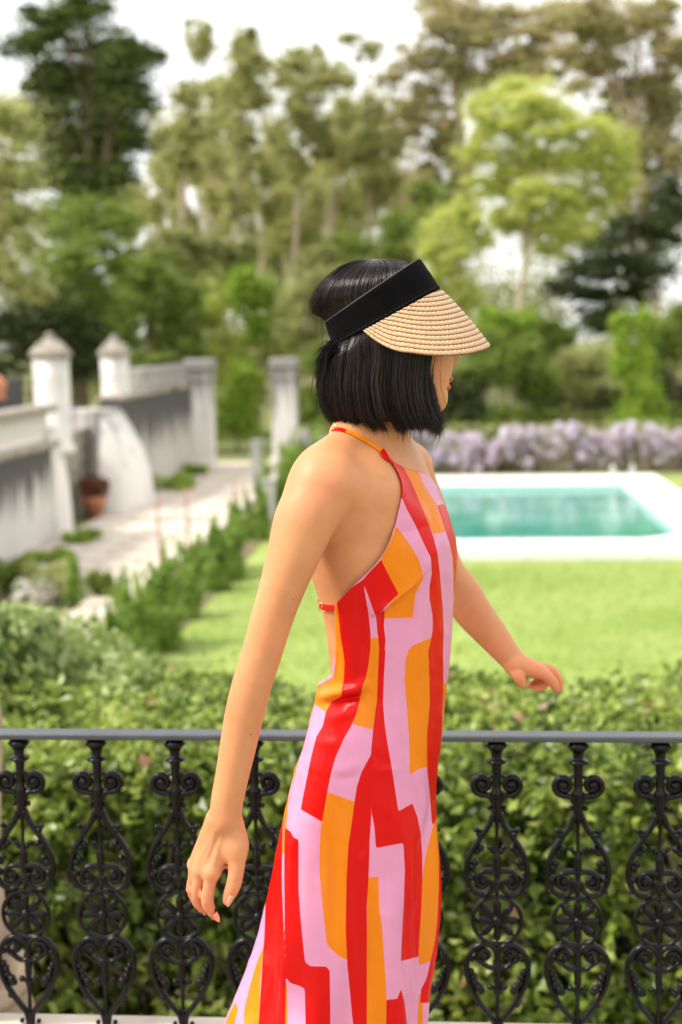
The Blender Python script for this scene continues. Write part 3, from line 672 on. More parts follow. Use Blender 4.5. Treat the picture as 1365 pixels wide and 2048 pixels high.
# the wood's understorey
L_under = leaf_mat('undergrowth', [(0, (.14, .15, .05)), (.5, (.33, .35, .12)), (1, (.52, .55, .22))], .5)
under = [(430, 560, 44, 60, 'L_under'), (515, 600, 60, 80, 'L_bright'), (470, 700, 78, 150, 'L_light'), (600, 640, 60, 90, 'L_pale'), (560, 690, 40, 70, 'L_light'), (680, 600, 70, 70, 'L_under'), (380, 500, 60, 50, 'L_under'),
         (700, 520, 60, 60, 'L_mid'), (800, 470, 60, 60, 'L_mid'), (640, 530, 50, 50, 'L_under'), (470, 520, 40, 60, 'L_under'), (860, 420, 50, 60, 'L_mid')]
ulabs = ['dim understorey tree right of the round dark tree', 'light green understorey tree left of her head', 'bright yellow-green shrub tree between the two square columns', 'pale grey-green small tree just behind her hair',
         'yellow-green sapling tree above the lone column', 'dim small tree hidden behind her head', 'dull small tree under the first eucalyptus', 'mid green small tree above her hair', 'mid green small tree above the headband',
         'dull small tree in the gap left above her hair', 'dull narrow tree left of the bright shrub tree top', 'mid green small tree left of the light green spreading tree']
MATS = dict(L_under=L_under, L_bright=L_bright, L_pale=L_pale, L_light=L_light, L_mid=L_mid)
for (x, y, rx, rz, mm_), lb in zip(under, ulabs):
    Y = random.uniform(50, 58); cr = [(x + rj(rx * .6), y + rj(rz * .6), rx * .55, rz * .45) for _ in range(6)] + [(x, y + rz * .8, rx * .6, rz * .5)]
    tree(lb, x, Y, y - rz, cr, MATS[mm_], bark_brown, 9000, .15, 8, 'understorey_tree', nlimb=3, shell=.4)
# far mass of the wood that reads as one
C = []; 
for k in range(380):
    px_ = random.uniform(-300, 1700); Y = random.uniform(84, 110); q = V(px_, random.uniform(580, 800) if random.random() < .8 else random.uniform(420, 600), Y); C.append(q)
C = np.array(C); P, d, pk = clump_points(C, np.tile([2.3, 2.3, 1.7], (len(C), 1)), 52000, .3)
T = np.clip(rng.normal(.4, .18, len(P)) + rng.normal(0, .15, len(C))[pk], 0, 1)
tag(obj('distant_wood', leaf_mesh('distant_wood', P, .34 * rng.uniform(.6, 1.3, len(P)), T, None, 1, 1.5), L_under), 'distant dim wood closing the view behind the trees', 'wood', kind='stuff')
# great airy eucalyptus on the right
tree('huge airy olive-brown eucalyptus with pale limbs, filling the upper right', 905, 60, 0,
     [(880, 60, 60, 40), (930, 30, 60, 40), (830, 120, 50, 35), (900, 130, 60, 40), (860, 190, 55, 45), (960, 90, 60, 40), (1010, 30, 70, 40), (1040, 110, 60, 36), (1100, 60, 70, 45), (820, 240, 50, 45), (880, 270, 50, 50),
      (860, 340, 50, 50), (920, 340, 40, 50), (1120, 10, 60, 30), (780, 150, 36, 26), (950, 160, 60, 40), (890, 0, 60, 30), (1080, 150, 50, 30), (1000, 140, 50, 30), (940, 400, 40, 40), (840, 400, 44, 44)],
     L_brown, bark_pale, 34000, .17, 26, 'eucalyptus_tree', nlimb=12, tvar=.22)
tree('second airy brownish eucalyptus whose limbs cross the top right corner', 1330, 56, 0,
     [(1180, 40, 70, 45), (1250, 60, 60, 45), (1200, 130, 60, 36), (1310, 30, 60, 45), (1350, 110, 60, 50), (1290, 170, 50, 30), (1240, 180, 50, 30), (1350, 220, 50, 50), (1310, 270, 40, 40), (1350, 330, 50, 50), (1290, 350, 40, 34), (1150, 180, 40, 20), (1340, 420, 46, 50), (1230, 230, 50, 40), (1280, 290, 50, 40), (1200, 70, 60, 40), (1320, 180, 50, 40), (1250, 400, 40, 40), (1150, 110, 50, 34)],
     L_brown, bark_pale, 34000, .17, 24, 'eucalyptus_tree', nlimb=12, tvar=.22, lean=-1)
# light green spreading tree
tree('fresh light green spreading tree with a thin leaning trunk, right of her visor', 1020, 46, 140,
     [(1020, 180, 60, 38), (960, 220, 40, 30), (1070, 220, 70, 45), (1010, 260, 70, 40), (1120, 260, 60, 45), (960, 310, 45, 30), (1060, 320, 80, 45), (1150, 320, 60, 45), (1000, 370, 60, 36), (1090, 390, 75, 45), (1200, 300, 50, 60),
      (1170, 400, 55, 40), (1230, 360, 45, 50), (1060, 450, 60, 36), (1130, 460, 55, 34), (1000, 440, 40, 30), (1250, 290, 30, 30), (1100, 500, 40, 20)], L_light, bark_pale, 46000, .115, 13, 'lime_tree', nlimb=12, lean=.3, tuft=(.18, .40))
tree('fresh light green small tree tucked above the straw brim', 905, 44, 400,
     [(890, 450, 50, 40), (930, 430, 40, 36), (870, 500, 40, 50), (920, 500, 50, 45), (900, 560, 45, 50), (960, 480, 30, 30), (930, 600, 40, 45)], L_light, bark_brown, 15000, .11, 9, 'lime_tree', nlimb=5)
tree('dark spreading conifer with drooping layers, right edge', 1300, 50, 380,
     [(1200, 480, 60, 28), (1260, 450, 60, 34), (1320, 470, 50, 40), (1170, 530, 60, 28), (1230, 530, 70, 34), (1300, 540, 60, 36), (1130, 575, 50, 22), (1190, 590, 60, 26), (1350, 420, 40, 40), (1270, 590, 50, 22), (1340, 380, 40, 34), (1200, 640, 70, 34)],
     L_dark, bark_brown, 22000, .16, 20, 'dark_conifer', nlimb=8, flat=.6, shell=.3)
low = [(960, 700, 70, 60, 'L_mid', 'mid green bush in front of her nose and lips'), (1050, 730, 70, 60, 'L_mid', 'leafy bush behind the wisteria, right of her face'), (1010, 650, 60, 40, 'L_bright', 'bright low bush under the light green tree trunk'),
       (1100, 790, 80, 40, 'L_dark', 'dark low bush right behind the wisteria'), (1170, 740, 60, 50, 'L_pale', 'pale straggly bush left of the vine clad one'), (1270, 690, 50, 80, 'L_bright', 'vivid green vine clad bush on the right'),
       (1290, 790, 46, 50, 'L_bright', 'lower vivid green bush behind the wisteria near the right edge'), (1340, 740, 50, 90, 'L_dark', 'dark bush at the right edge'), (910, 790, 70, 46, 'L_dark', 'dark bush beside her chin'),
       (1350, 660, 40, 50, 'L_mid', 'mid green bush top at the right edge'), (1090, 670, 60, 40, 'L_mid', 'mid green bush under the dark conifer'), (700, 760, 90, 70, 'L_mid', 'green bush hidden behind her hair'), (1220, 800, 60, 36, 'L_dark', 'dark bush between the two vivid green ones'),
       (472, 780, 48, 70, 'L_bright', 'low bright bush at the far end of the path'), (640, 800, 50, 40, 'L_mid', 'low green bush right of the lone white column')]
MATS['L_dark'] = L_dark
for x, y, rx, rz, mm_, lb in low:
    Y = random.uniform(41, 46); cr = [(x + rj(rx * .7), y + rj(rz * .6), rx * .5, rz * .45) for _ in range(7)] + [(x + rj(rx * .5), y + rz * .7, rx * .6, rz * .5) for _ in range(2)] + [(x + (q_ - 1) * rx * .6, max(y + rz * .8, 850), rx * .55, 34) for q_ in range(3)]
    tree(lb, x, Y, y - rz, cr, MATS[mm_], bark_brown, 12000, .12, 6, 'bush', nlimb=3, shell=.45, cat='bush')
# ------------------------------------------------------------------ cast iron railing
def iron_material():
    m = mat('black_cast_iron', (.004, .0038, .0038), .24, .5, 30, .12, 60, spec=.22)
    return m
M_iron = iron_material()
M_railtop = mat('rail_sky_sheen', (.055, .06, .068), .38, .12, 14, .1, 60, spec=.5)  # the grey is sky reflection on the flat bar, put into base colour
sx_ = (V(1164, 1750, RAIL_Y)[0] - V(824, 1750, RAIL_Y)[0]) / 340
z_t, z_b = V(994, 1480, RAIL_Y)[2], V(994, 2048, RAIL_Y)[2]
kz = (z_t - z_b) / 568
RZ = z_t                                   # underside of the hand rail
rail = empty('iron_railing', (0, RAIL_Y, CURB_Z)); tag(rail, 'black cast iron railing with scrolled balusters and a flat hand rail with sky reflection in its grey colour, behind the woman', 'railing')
b = MB(); b.box(-4.2, 4.2, -.021, .021, RZ - CURB_Z + .001, RZ - CURB_Z + .013, .0025); b.build('hand_rail', M_railtop, rail, smooth=False)
zfoot = CURB_Z + .002
def zc(zy): return (z_t - (zy * .3407 + 1430 - 1480) * kz)        # zoom-picture row -> height
def pt(zx, zy, y=0.0): return ((zx - 278) * .3407 * sx_, y, zc(zy) - CURB_Z)
u = .3407 * sx_
def stem():
    b = MB(); H = lambda zy: zc(zy) - CURB_Z
    prof = [(10, 1880), (26, 1876), (30, 1850), (16, 1835), (22, 1815), (13, 1790), (11, 1690), (14, 1640), (20, 1625), (24, 1600), (16, 1585), (22, 1560), (22, 1480), (14, 1465), (24, 1455), (26, 1440), (16, 1425), (20, 1400), (22, 1380), (12, 1365), (10, 1350)]
    b.lathe([(r * u, H(z)) for r, z in prof], 12)
    prof = [(8, 1050), (12, 1030), (24, 985), (28, 978), (28, 968), (14, 955), (20, 915), (24, 900), (25, 845), (22, 838), (27, 830), (22, 822), (20, 790), (10, 770), (11, 640), (18, 600), (30, 560), (34, 500), (34, 460), (40, 450), (36, 440), (26, 430), (28, 400), (22, 350), (26, 330),
            (30, 290), (34, 280), (54, 275), (62, 266), (58, 258), (32, 252), (30, 235), (34, 215), (46, 196), (66, 178), (66, 168), (52, 158), (40, 145)]
    b.lathe([(r * u, H(z)) for r, z in prof], 12)
    return b
def scroll2(pts, r0, r1, flat=1.35, n=6):
    """mirrored pair of bars"""
    b = MB(); P = catmull(pts, n); rr = np.interp(np.linspace(0, 1, len(P)), [0, .5, 1], [r0, (r0 + r1) / 2 * 1.05, r1]) * u * 1.3
    for s in (1, -1):
        Q = P.copy(); Q[:, 0] = 278 + s * (P[:, 0] - 278)
        b.tube([pt(x, z) for x, z in Q], rr, 8, flat=flat)
    return b
def spiral(cx, cy, r0, r1, a0, turns, n=14, sgn=1):
    return [(cx + (r0 + (r1 - r0) * t) * cos(a0 + sgn * turns * 2 * pi * t), cy + (r0 + (r1 - r0) * t) * sin(a0 + sgn * turns * 2 * pi * t)) for t in np.linspace(0, 1, n)]
def add_balls(b, lst):
    for x, z, r in [(x_, z_, r_ * 1.15) for x_, z_, r_ in lst]:
        for s in (1, -1): b.ball(pt(278 + s * (x - 278), z), (r * u, r * u * 1.2, r * u), 8, 6)
    return b
# upper C scrolls: from collar up over the top, round outwards and in to the eye
up = scroll2([(300, 500), (315, 470), (350, 462)] + spiral(362, 402, 60, 14, pi / 2, 1.45, 16, -1) , 15, 13)
up2 = up; add_balls(up2, [(362, 402, 24)])
up2.tube([pt(x, z) for x, z in catmull([(215, 372), (250, 352), (278, 346), (306, 352), (341, 372)], 5)], 13 * u, 8, flat=1.3)
# lyre
ly = scroll2([(296, 570), (325, 640), (375, 710), (430, 800), (456, 890), (448, 970), (415, 1025), (360, 1045), (318, 1022), (300, 985), (296, 960)], 15, 11)
ly = ly
add_balls(ly, [(398, 665, 16), (382, 690, 18), (376, 672, 10), (372, 770, 20), (395, 790, 20), (405, 855, 20), (425, 880, 22), (432, 945, 22), (322, 535, 14), (318, 770, 15), (305, 790, 13), (330, 765, 9), (440, 1020, 13)])
# inner S scroll over the wheel
sc = scroll2([(278, 908), (330, 903), (372, 915), (396, 950)] + spiral(360, 965, 38, 12, -.1, 1.05, 12, 1)[1:], 14, 11)
add_balls(sc, [(358, 965, 19)])
# wheel
wh = MB(); wh.tube([pt(283 - 5 + 143 * cos(a), 1195 + 140 * sin(a)) for a in np.linspace(0, 2 * pi, 40, endpoint=False)], 13.5 * u, 8, closed=True, flat=1.3)
wh.ball(pt(278, 1195), (34 * u, 34 * u * 1.1, 34 * u), 12, 8)
petal_v = MB(); L = 132 * u
prof = [(.10, .11), (.25, .13), (.5, .175), (.75, .19), (.9, .14), (1.0, .03)]
P_ = [(0, 0, L * t) for t, _ in prof]; petal_v.tube(P_, [L * r for _, r in prof], 8, flat=.75)
petal_me = petal_v.mesh('petal'); petal_me.materials.append(M_iron)
# lower heart
lo = scroll2([(278, 1470), (325, 1475), (375, 1440)] + spiral(355, 1405, 46, 10, .4, 1.0, 10, -1), 12, 11)
add_balls(lo, [(352, 1405, 19)])
ht = scroll2([(290, 1372), (315, 1345), (360, 1335), (410, 1360), (450, 1420), (460, 1490), (440, 1580), (395, 1670), (340, 1745), (300, 1800), (290, 1860)], 14, 13)
add_balls(ht, [(425, 1425, 16), (432, 1500, 18), (418, 1530, 20), (410, 1565, 20), (385, 1595, 24), (372, 1615, 20), (398, 1580, 16), (320, 1592, 17), (300, 1600, 12), (395, 1695, 17), (380, 1680, 12), (330, 1850, 14)])
meshes = {}
for nm, bb in (('stem', stem()), ('upper_scroll', up2), ('lyre_bar', ly), ('inner_scroll', sc), ('wheel_rim', wh), ('lower_scroll', lo), ('heart_bar', ht)):
    meshes[nm] = bb.mesh(nm); meshes[nm].materials.append(M_iron)
x7 = V(994, 1500, RAIL_Y)[0]; x1 = V(38, 1500, RAIL_Y)[0]; sp = (x7 - x1) / 6
for k in range(-4, 13):
    bal = bpy.data.objects.new('baluster', meshes['stem']); COL.objects.link(bal); bal.parent = rail
    bal.location = (x1 + k * sp, 0, 0); bal.rotation_euler = (random.uniform(-.004, .004), random.uniform(-.005, .005), random.uniform(-.04, .04))
    for nm, me in meshes.items():
        if nm == 'stem': continue
        o = bpy.data.objects.new(nm, me); COL.objects.link(o); o.parent = bal
    c = pt(278, 1195)
    for j in range(8):
        o = bpy.data.objects.new('petal', petal_me); COL.objects.link(o); o.parent = bal
        o.location = c; o.rotation_euler = (0, j * pi / 4, 0)

# flaring stone foot of a pedestal at the lower left, behind the railing
Yp = RAIL_Y + .36
def RX(px_, py__): return V(px_, py__, Yp)
axx = RX(-210, 1800)[0]
prof = []
for px_, py__ in [(62, 2130), (60, 2050), (48, 2010), (40, 1985), (34, 1975), (28, 1950), (12, 1900), (0, 1820), (-8, 1750), (-8, 1700), (-6, 1560), (-5, 1460), (-14, 1400)]:
    q = RX(px_, py__); prof.append((q[0] - axx, q[2]))
zb_ = prof[0][1]
ped = empty('stone_pedestal', (axx, Yp, 0)); tag(ped, 'tan stone pedestal with a flaring moulded foot at the lower left edge, beyond the railing', 'pedestal')
M_tan = mat('tan_sandstone', (.40, .29, .20), .9, .3, 9, .6, 45)
MB().lathe([(prof[0][0], -2.0)] + prof, 40).build('shaft', M_tan, ped)
MB().lathe([(prof[3][0] + .0, prof[3][1]), (prof[3][0] + .02, prof[3][1] + .008), (prof[3][0] + .015, prof[3][1] + .022), (prof[5][0] - .004, prof[5][1])], 40, cap=False).build('moulding', M_tan, ped)
# ------------------------------------------------------------------ woman: body as one implicit surface
W = empty('person', (0, 0, 0)); 
tag(W, 'woman with a black bob in a red, orange and pink dress, walking along the railing', 'person')
Hrot = Matrix.Rotation(YAW, 3, 'Z')
W.location = Hrot @ Vector((WX, WY, 0)); W.rotation_euler = (0, 0, YAW)

ZT = lambda py: WP(745, py, 0)[2]
XT = lambda px, py=1100: WP(px, py, 0)[0]
PXM = abs(WP(746, 1100)[0] - WP(745, 1100)[0])       # metres per photograph pixel at her axis
# torso rings: py, centre px, half depth a, half breadth b, facing angle (deg)
TR = np.array([
 (872, 742, .046, .050, -20), (888, 738, .056, .078, -24), (905, 733, .066, .108, -27), (930, 732, .080, .132, -28), (960, 733, .090, .142, -28), (1000, 738, .098, .144, -28),
 (1050, 745, .103, .141, -28), (1100, 752, .105, .138, -28), (1150, 760, .099, .131, -27), (1200, 765, .090, .122, -26), (1250, 767, .084, .115, -25), (1300, 767, .083, .115, -24),
 (1350, 764, .090, .124, -22), (1400, 758, .100, .140, -20), (1460, 752, .109, .155, -18), (1540, 745, .112, .164, -16), (1620, 742, .106, .160, -15), (1680, 742, .095, .150, -14)], float)
tz = np.array([ZT(p) for p in TR[:, 0]]); tx = np.array([XT(c, p) for p, c in TR[:, :2]])
ordr = np.argsort(tz); tz = tz[ordr]; tx = tx[ordr]; ta, tb, tw = TR[ordr, 2], TR[ordr, 3], np.radians(TR[ordr, 4])
def smooth_table(z, xs):
    zz = np.linspace(z[0], z[-1], 240); yy = np.interp(zz, z, xs); k = np.hanning(15); k /= k.sum()
    ys = np.convolve(np.pad(yy, 7, mode='edge'), k, 'valid'); return zz, ys
T_ = {n: smooth_table(tz, v) for n, v in (('x', tx), ('a', ta), ('b', tb), ('w', tw))}
tq = lambda n, z: np.interp(z, *T_[n])

class Field:
    def __init__(s, lo, hi, h):
        s.lo = np.array(lo, float); s.h = h; s.n = np.ceil((np.array(hi) - s.lo) / h).astype(int) + 1
        s.F = np.full(s.n, 1.0, np.float32); s.mg = 0.0
    def sl(s, lo, hi, m):
        i0 = np.clip(np.floor((np.array(lo) - m - s.lo) / s.h).astype(int), 0, s.n); i1 = np.clip(np.ceil((np.array(hi) + m - s.lo) / s.h).astype(int) + 1, 0, s.n)
        if np.any(i1 - i0 < 2): return None, None
        ax = [s.lo[k] + s.h * np.arange(i0[k], i1[k]) for k in range(3)]
        return tuple(slice(i0[k], i1[k]) for k in range(3)), np.meshgrid(*ax, indexing='ij', sparse=True)
    def merge(s, sl, D, k):
        A = s.F[sl]
        if k > 0:
            hh = np.clip(.5 + .5 * (A - D) / k, 0, 1); s.F[sl] = (A * (1 - hh) + D * hh - k * hh * (1 - hh)).astype(np.float32)
        else: s.F[sl] = np.minimum(A, D)
    def cap(s, a, b, ra, rb, k=.01, fl=None):
        a, b = np.array(a, float), np.array(b, float); r = max(ra, rb)
        sl, g = s.sl(np.minimum(a, b) - r, np.maximum(a, b) + r, max(k, s.mg) + 3 * s.h)
        if sl is None: return
        ab = b - a; L2 = ab @ ab + 1e-12
        t = np.clip(((g[0] - a[0]) * ab[0] + (g[1] - a[1]) * ab[1] + (g[2] - a[2]) * ab[2]) / L2, 0, 1)
        d = np.sqrt((g[0] - a[0] - t * ab[0]) ** 2 + (g[1] - a[1] - t * ab[1]) ** 2 + (g[2] - a[2] - t * ab[2]) ** 2) - (ra + (rb - ra) * t)
        s.merge(sl, d, k)
    def ell(s, c, r, k=.01, M=None, sub=False):
        c = np.array(c, float); r = np.array(r, float); rm = r.max()
        sl, g = s.sl(c - rm, c + rm, k + 3 * s.h)
        if sl is None: return
        X, Y, Z = g[0] - c[0], g[1] - c[1], g[2] - c[2]
        if M is not None: X, Y, Z = (M[0][i] * X + M[1][i] * Y + M[2][i] * Z for i in range(3)); 
        q = np.sqrt((X / r[0]) ** 2 + (Y / r[1]) ** 2 + (Z / r[2]) ** 2)
        q2 = np.sqrt((X / r[0] ** 2) ** 2 + (Y / r[1] ** 2) ** 2 + (Z / r[2] ** 2) ** 2) + 1e-9
        D = q * (q - 1) / q2
        if sub:
            A = s.F[sl]; hh = np.clip(.5 - .5 * (A + D) / k, 0, 1); s.F[sl] = (A * (1 - hh) - D * hh + k * hh * (1 - hh)).astype(np.float32)
        else: s.merge(sl, D, k)
    def torso(s, k=.02):
        sl, g = s.sl((-.3, -.25, tz[0]), (.3, .25, tz[-1]), .03)
        if sl is None: return
        z = g[2]; zc_ = np.clip(z, tz[0], tz[-1]); cx, a, b, w_ = (tq(n, zc_) for n in 'xabw')
        X = g[0] - cx; Y = g[1]; c_, s_ = np.cos(w_), np.sin(w_)
        u_ = X * c_ + Y * s_; v_ = -X * s_ + Y * c_
        q = np.sqrt((u_ / a) ** 2 + (v_ / b) ** 2); q2 = np.sqrt((u_ / a ** 2) ** 2 + (v_ / b ** 2) ** 2) + 1e-9
        D = q * (q - 1) / q2; D = np.maximum(D, np.maximum(z - tz[-1], tz[0] - z))
        s.merge(sl, D, k)
    def mesh(s):
        F_ = s.F; neg = F_ < 0
        c = [neg[i:neg.shape[0] - 1 + i, j:neg.shape[1] - 1 + j, k:neg.shape[2] - 1 + k] for i in (0, 1) for j in (0, 1) for k in (0, 1)]
        anyn = c[0].copy(); alln = c[0].copy()
        for q in c[1:]: anyn |= q; alln &= q
        act = anyn & ~alln; I = np.argwhere(act); ids = np.full(act.shape, -1, np.int32); ids[act] = np.arange(len(I))
        off = [(i, j, k) for i in (0, 1) for j in (0, 1) for k in (0, 1)]
        val = {o: F_[I[:, 0] + o[0], I[:, 1] + o[1], I[:, 2] + o[2]] for o in off}
        acc = np.zeros((len(I), 3)); cnt = np.zeros(len(I))
        for o in off:
            for ax in range(3):
                if o[ax]: continue
                p = list(o); p[ax] = 1; p = tuple(p); va, vb = val[o], val[p]; m_ = (va < 0) != (vb < 0)
                t_ = np.where(m_, va / np.where(m_, va - vb, 1), 0); pos = np.tile(np.array(o, float), (len(I), 1)); pos[:, ax] = t_
                acc[m_] += pos[m_]; cnt += m_
        Vt = (I + acc / cnt[:, None]) * s.h + s.lo
        quads = []
        for ax in range(3):
            A = neg; sh = list(A.shape); s0 = [slice(None)] * 3; s1 = [slice(None)] * 3; s0[ax] = slice(0, -1); s1[ax] = slice(1, None)
            e = A[tuple(s0)] != A[tuple(s1)]; o1, o2 = [k for k in range(3) if k != ax]
            E = np.argwhere(e); E = E[(E[:, o1] > 0) & (E[:, o2] > 0) & (E[:, o1] < sh[o1] - 1) & (E[:, o2] < sh[o2] - 1)]
            def idd(d1, d2):
                Q = E.copy(); Q[:, o1] -= d1; Q[:, o2] -= d2; return ids[Q[:, 0], Q[:, 1], Q[:, 2]]
            q = np.stack([idd(1, 1), idd(0, 1), idd(0, 0), idd(1, 0)], 1)
            inside = A[E[:, 0], E[:, 1], E[:, 2]]; flip = inside if ax != 1 else ~inside
            q[~flip] = q[~flip][:, ::-1]; quads.append(q)
        Q = np.concatenate(quads); return Vt, Q[(Q >= 0).all(1)]

DR = np.array([   # py, left px, right px, breadth/depth, facing
 (880, 672, 806, 1.15, -26), (897, 645, 815, 1.3, -27), (915, 615, 826, 1.5, -28), (948, 590, 852, 1.6, -28), (1003, 586, 884, 1.45, -28), (1050, 590, 906, 1.38, -28), (1090, 597, 918, 1.33, -28),
 (1120, 604, 918, 1.32, -28), (1150, 613, 915, 1.32, -28), (1200, 626, 909, 1.33, -27), (1280, 640, 906, 1.35, -25), (1320, 645, 902, 1.35, -24), (1360, 646, 898, 1.35, -23), (1395, 634, 895, 1.38, -22), (1440, 616, 891, 1.4, -20), (1500, 598, 882, 1.4, -18),
 (1560, 583, 877, 1.35, -16), (1640, 568, 878, 1.3, -14), (1720, 555, 883, 1.2, -12), (1800, 541, 881, 1.15, -10), (1880, 524, 873, 1.1, -9), (1960, 497, 856, 1.05, -8), (2048, 462, 846, 1.0, -6), (2300, 380, 850, 1.0, -5), (2700, 300, 870, 1.0, 0), (3050, 260, 880, 1.0, 0)], float)
dz = np.array([ZT(p) for p in DR[:, 0]]); dL = np.array([XT(l, p) for p, l in DR[:, :2]]); dR = np.array([WP(r, p, 0)[0] for p, r in DR[:, [0, 2]]])
o_ = np.argsort(dz); dz = dz[o_]
D_ = {n: smooth_table(dz, v[o_]) for n, v in (('L', dL), ('R', dR), ('q', DR[:, 3]), ('w', np.radians(DR[:, 4])))}
zz_, _ = D_['L']
dq = lambda n, z: np.interp(z, *D_[n])
def dring(z, th, off=0.0):
    L_, R_, q_, w_ = (dq(n, z) for n in 'LRqw'); hw = (R_ - L_) / 2; cx = (L_ + R_) / 2
    a = hw / np.sqrt(np.cos(w_) ** 2 + (q_ * np.sin(w_)) ** 2) + off; b_ = a * q_
    X = a * np.cos(th); Y = -b_ * np.sin(th)
    return cx + X * np.cos(w_) - Y * np.sin(w_), X * np.sin(w_) + Y * np.cos(w_)
def clamp(f, ztop=None):
    """keep the body inside the dress below the neckline"""
    ztop = ZT(925) if ztop is None else ztop
    sl, g = f.sl((-.6, -.35, -.1), (.6, .35, ztop), 0)
    if sl is None: return
    z = np.minimum(g[2], ztop); L_, R_, q_, w_ = (dq(n, z) for n in 'LRqw'); hw = (R_ - L_) / 2; cx = (L_ + R_) / 2
    a = hw / np.sqrt(np.cos(w_) ** 2 + (q_ * np.sin(w_)) ** 2); b_ = a * q_
    it = smooth_table(np.array([ZT(1500), ZT(1360), ZT(1210), ZT(1060), ZT(1000), ZT(950), ztop]), np.array([.016, .015, .0095, .0065, -.008, -.045, -.09])); ins = np.interp(z, *it)
    X = g[0] - cx; Y = g[1]; u_ = X * np.cos(w_) + Y * np.sin(w_); v_ = -X * np.sin(w_) + Y * np.cos(w_)
    r_ = np.sqrt((u_ / a) ** 2 + (v_ / b_) ** 2); q2 = np.sqrt((u_ / a ** 2) ** 2 + (v_ / b_ ** 2) ** 2) + 1e-9
    D = r_ * (r_ - 1) / q2 + ins; A = f.F[sl]; k = .006
    hh = np.clip(.5 + .5 * (D - A) / k, 0, 1); f.F[sl] = (A * (1 - hh) + D * hh + k * hh * (1 - hh)).astype(np.float32)

# landmarks of the near (right) arm: px, py, y offset, radius
armN = [(643, 978, -.148, .0455), (611, 1040, -.164, .0440), (587, 1110, -.172, .0375), (563, 1180, -.175, .0322), (542, 1245, -.178, .0296), (523, 1310, -.180, .0286), (504, 1370, -.180, .0283), (489, 1430, -.180, .0278),
        (477, 1490, -.181, .0262), (465, 1550, -.182, .0240), (455, 1600, -.182, .0232), (450, 1640, -.182, .0222)]
armN = [(*WP(a, b_, c), r) for a, b_, c, r in armN]
armF = [(815, 950, .150, .042), (845, 1020, .175, .040), (868, 1090, .20, .036), (890, 1145, .215, .034), (922, 1187, .215, .0345), (950, 1228, .212, .0315), (985, 1270, .208, .027), (1015, 1308, .205, .0215), (1034, 1330, .203, .0195)]
armF = [(*WP(a, b_, c), r) for a, b_, c, r in armF]
def chain(f, pts, k, fine=3):
    P = catmull(np.array(pts), fine)
    for a, b_ in zip(P[:-1], P[1:]): f.cap(a[:3], b_[:3], a[3], b_[3], k)

def near_hand(f):
    Y0 = -.182; q = lambda px, py, dy: WP(px, py, Y0 + dy)
    wr = [q(433, 1640, .006), q(450, 1634, .001), q(464, 1642, .006)]
    mcp = {'i': q(425, 1743, -.006), 'm': q(403, 1739, .007), 'r': q(394, 1735, .021), 'p': q(389, 1728, .034)}
    f.cap(wr[2], mcp['i'], .0130, .0130, .012); f.cap(wr[1], mcp['m'], .0145, .0120, .012); f.cap(wr[0], mcp['r'], .0130, .0112, .012); f.cap(wr[0], mcp['p'], .0115, .0092, .012)
    f.cap(q(458, 1668, .008), q(436, 1715, .010), .0165, .0135, .012)
    f.cap(q(440, 1680, .012), q(415, 1722, .016), .0145, .0120, .012)
    fing = [
      [mcp['i'], q(419, 1772, -.006), q(415, 1799, -.004), q(421, 1820, .002), q(432, 1840, .006)],
      [mcp['m'], q(396, 1768, .008), q(393, 1793, .012), q(400, 1813, .020), q(413, 1830, .026)],
      [mcp['r'], q(385, 1760, .024), q(383, 1780, .030), q(389, 1798, .040), q(400, 1812, .048)],
      [mcp['p'], q(385, 1750, .040), q(384, 1764, .046), q(389, 1778, .054), q(398, 1790, .060)]]
    rad = [(.0108, .0086, .0090, .0074, .0040), (.0104, .0082, .0086, .0070, .0040), (.0098, .0078, .0080, .0066, .0038), (.0086, .0070, .0070, .0058, .0034)]
    for P, r in zip(fing, rad):
        f.ell(P[0], (r[0] * 1.08,) * 3, .006)
        C = catmull(np.column_stack([np.array(P), r]), 4)
        for j, (a, b_) in enumerate(zip(C[:-1], C[1:])): f.cap(a[:3], b_[:3], a[3], b_[3], .0018 if j > 1 else .004)
    th = [(q(464, 1655, .006), .0140), (q(471, 1690, -.002), .0148), (q(474, 1722, -.009), .0116), (q(472, 1748, -.012), .0100), (q(468, 1768, -.012), .0098), (q(460, 1788, -.010), .0083), (q(453, 1805, -.008), .0040)]
    C = catmull(np.array([(*a, r) for a, r in th]), 3)
    for j, (a, b_) in enumerate(zip(C[:-1], C[1:])): f.cap(a[:3], b_[:3], a[3], b_[3], .012 if j < 5 else .004)
    f.cap(q(470, 1700, .0), q(440, 1722, .006), .0085, .009, .012)     # web of the thumb
    f.cap(q(470, 1652, -.001), q(478, 1690, -.003), .0075, .0085, .010)
    return fing, th
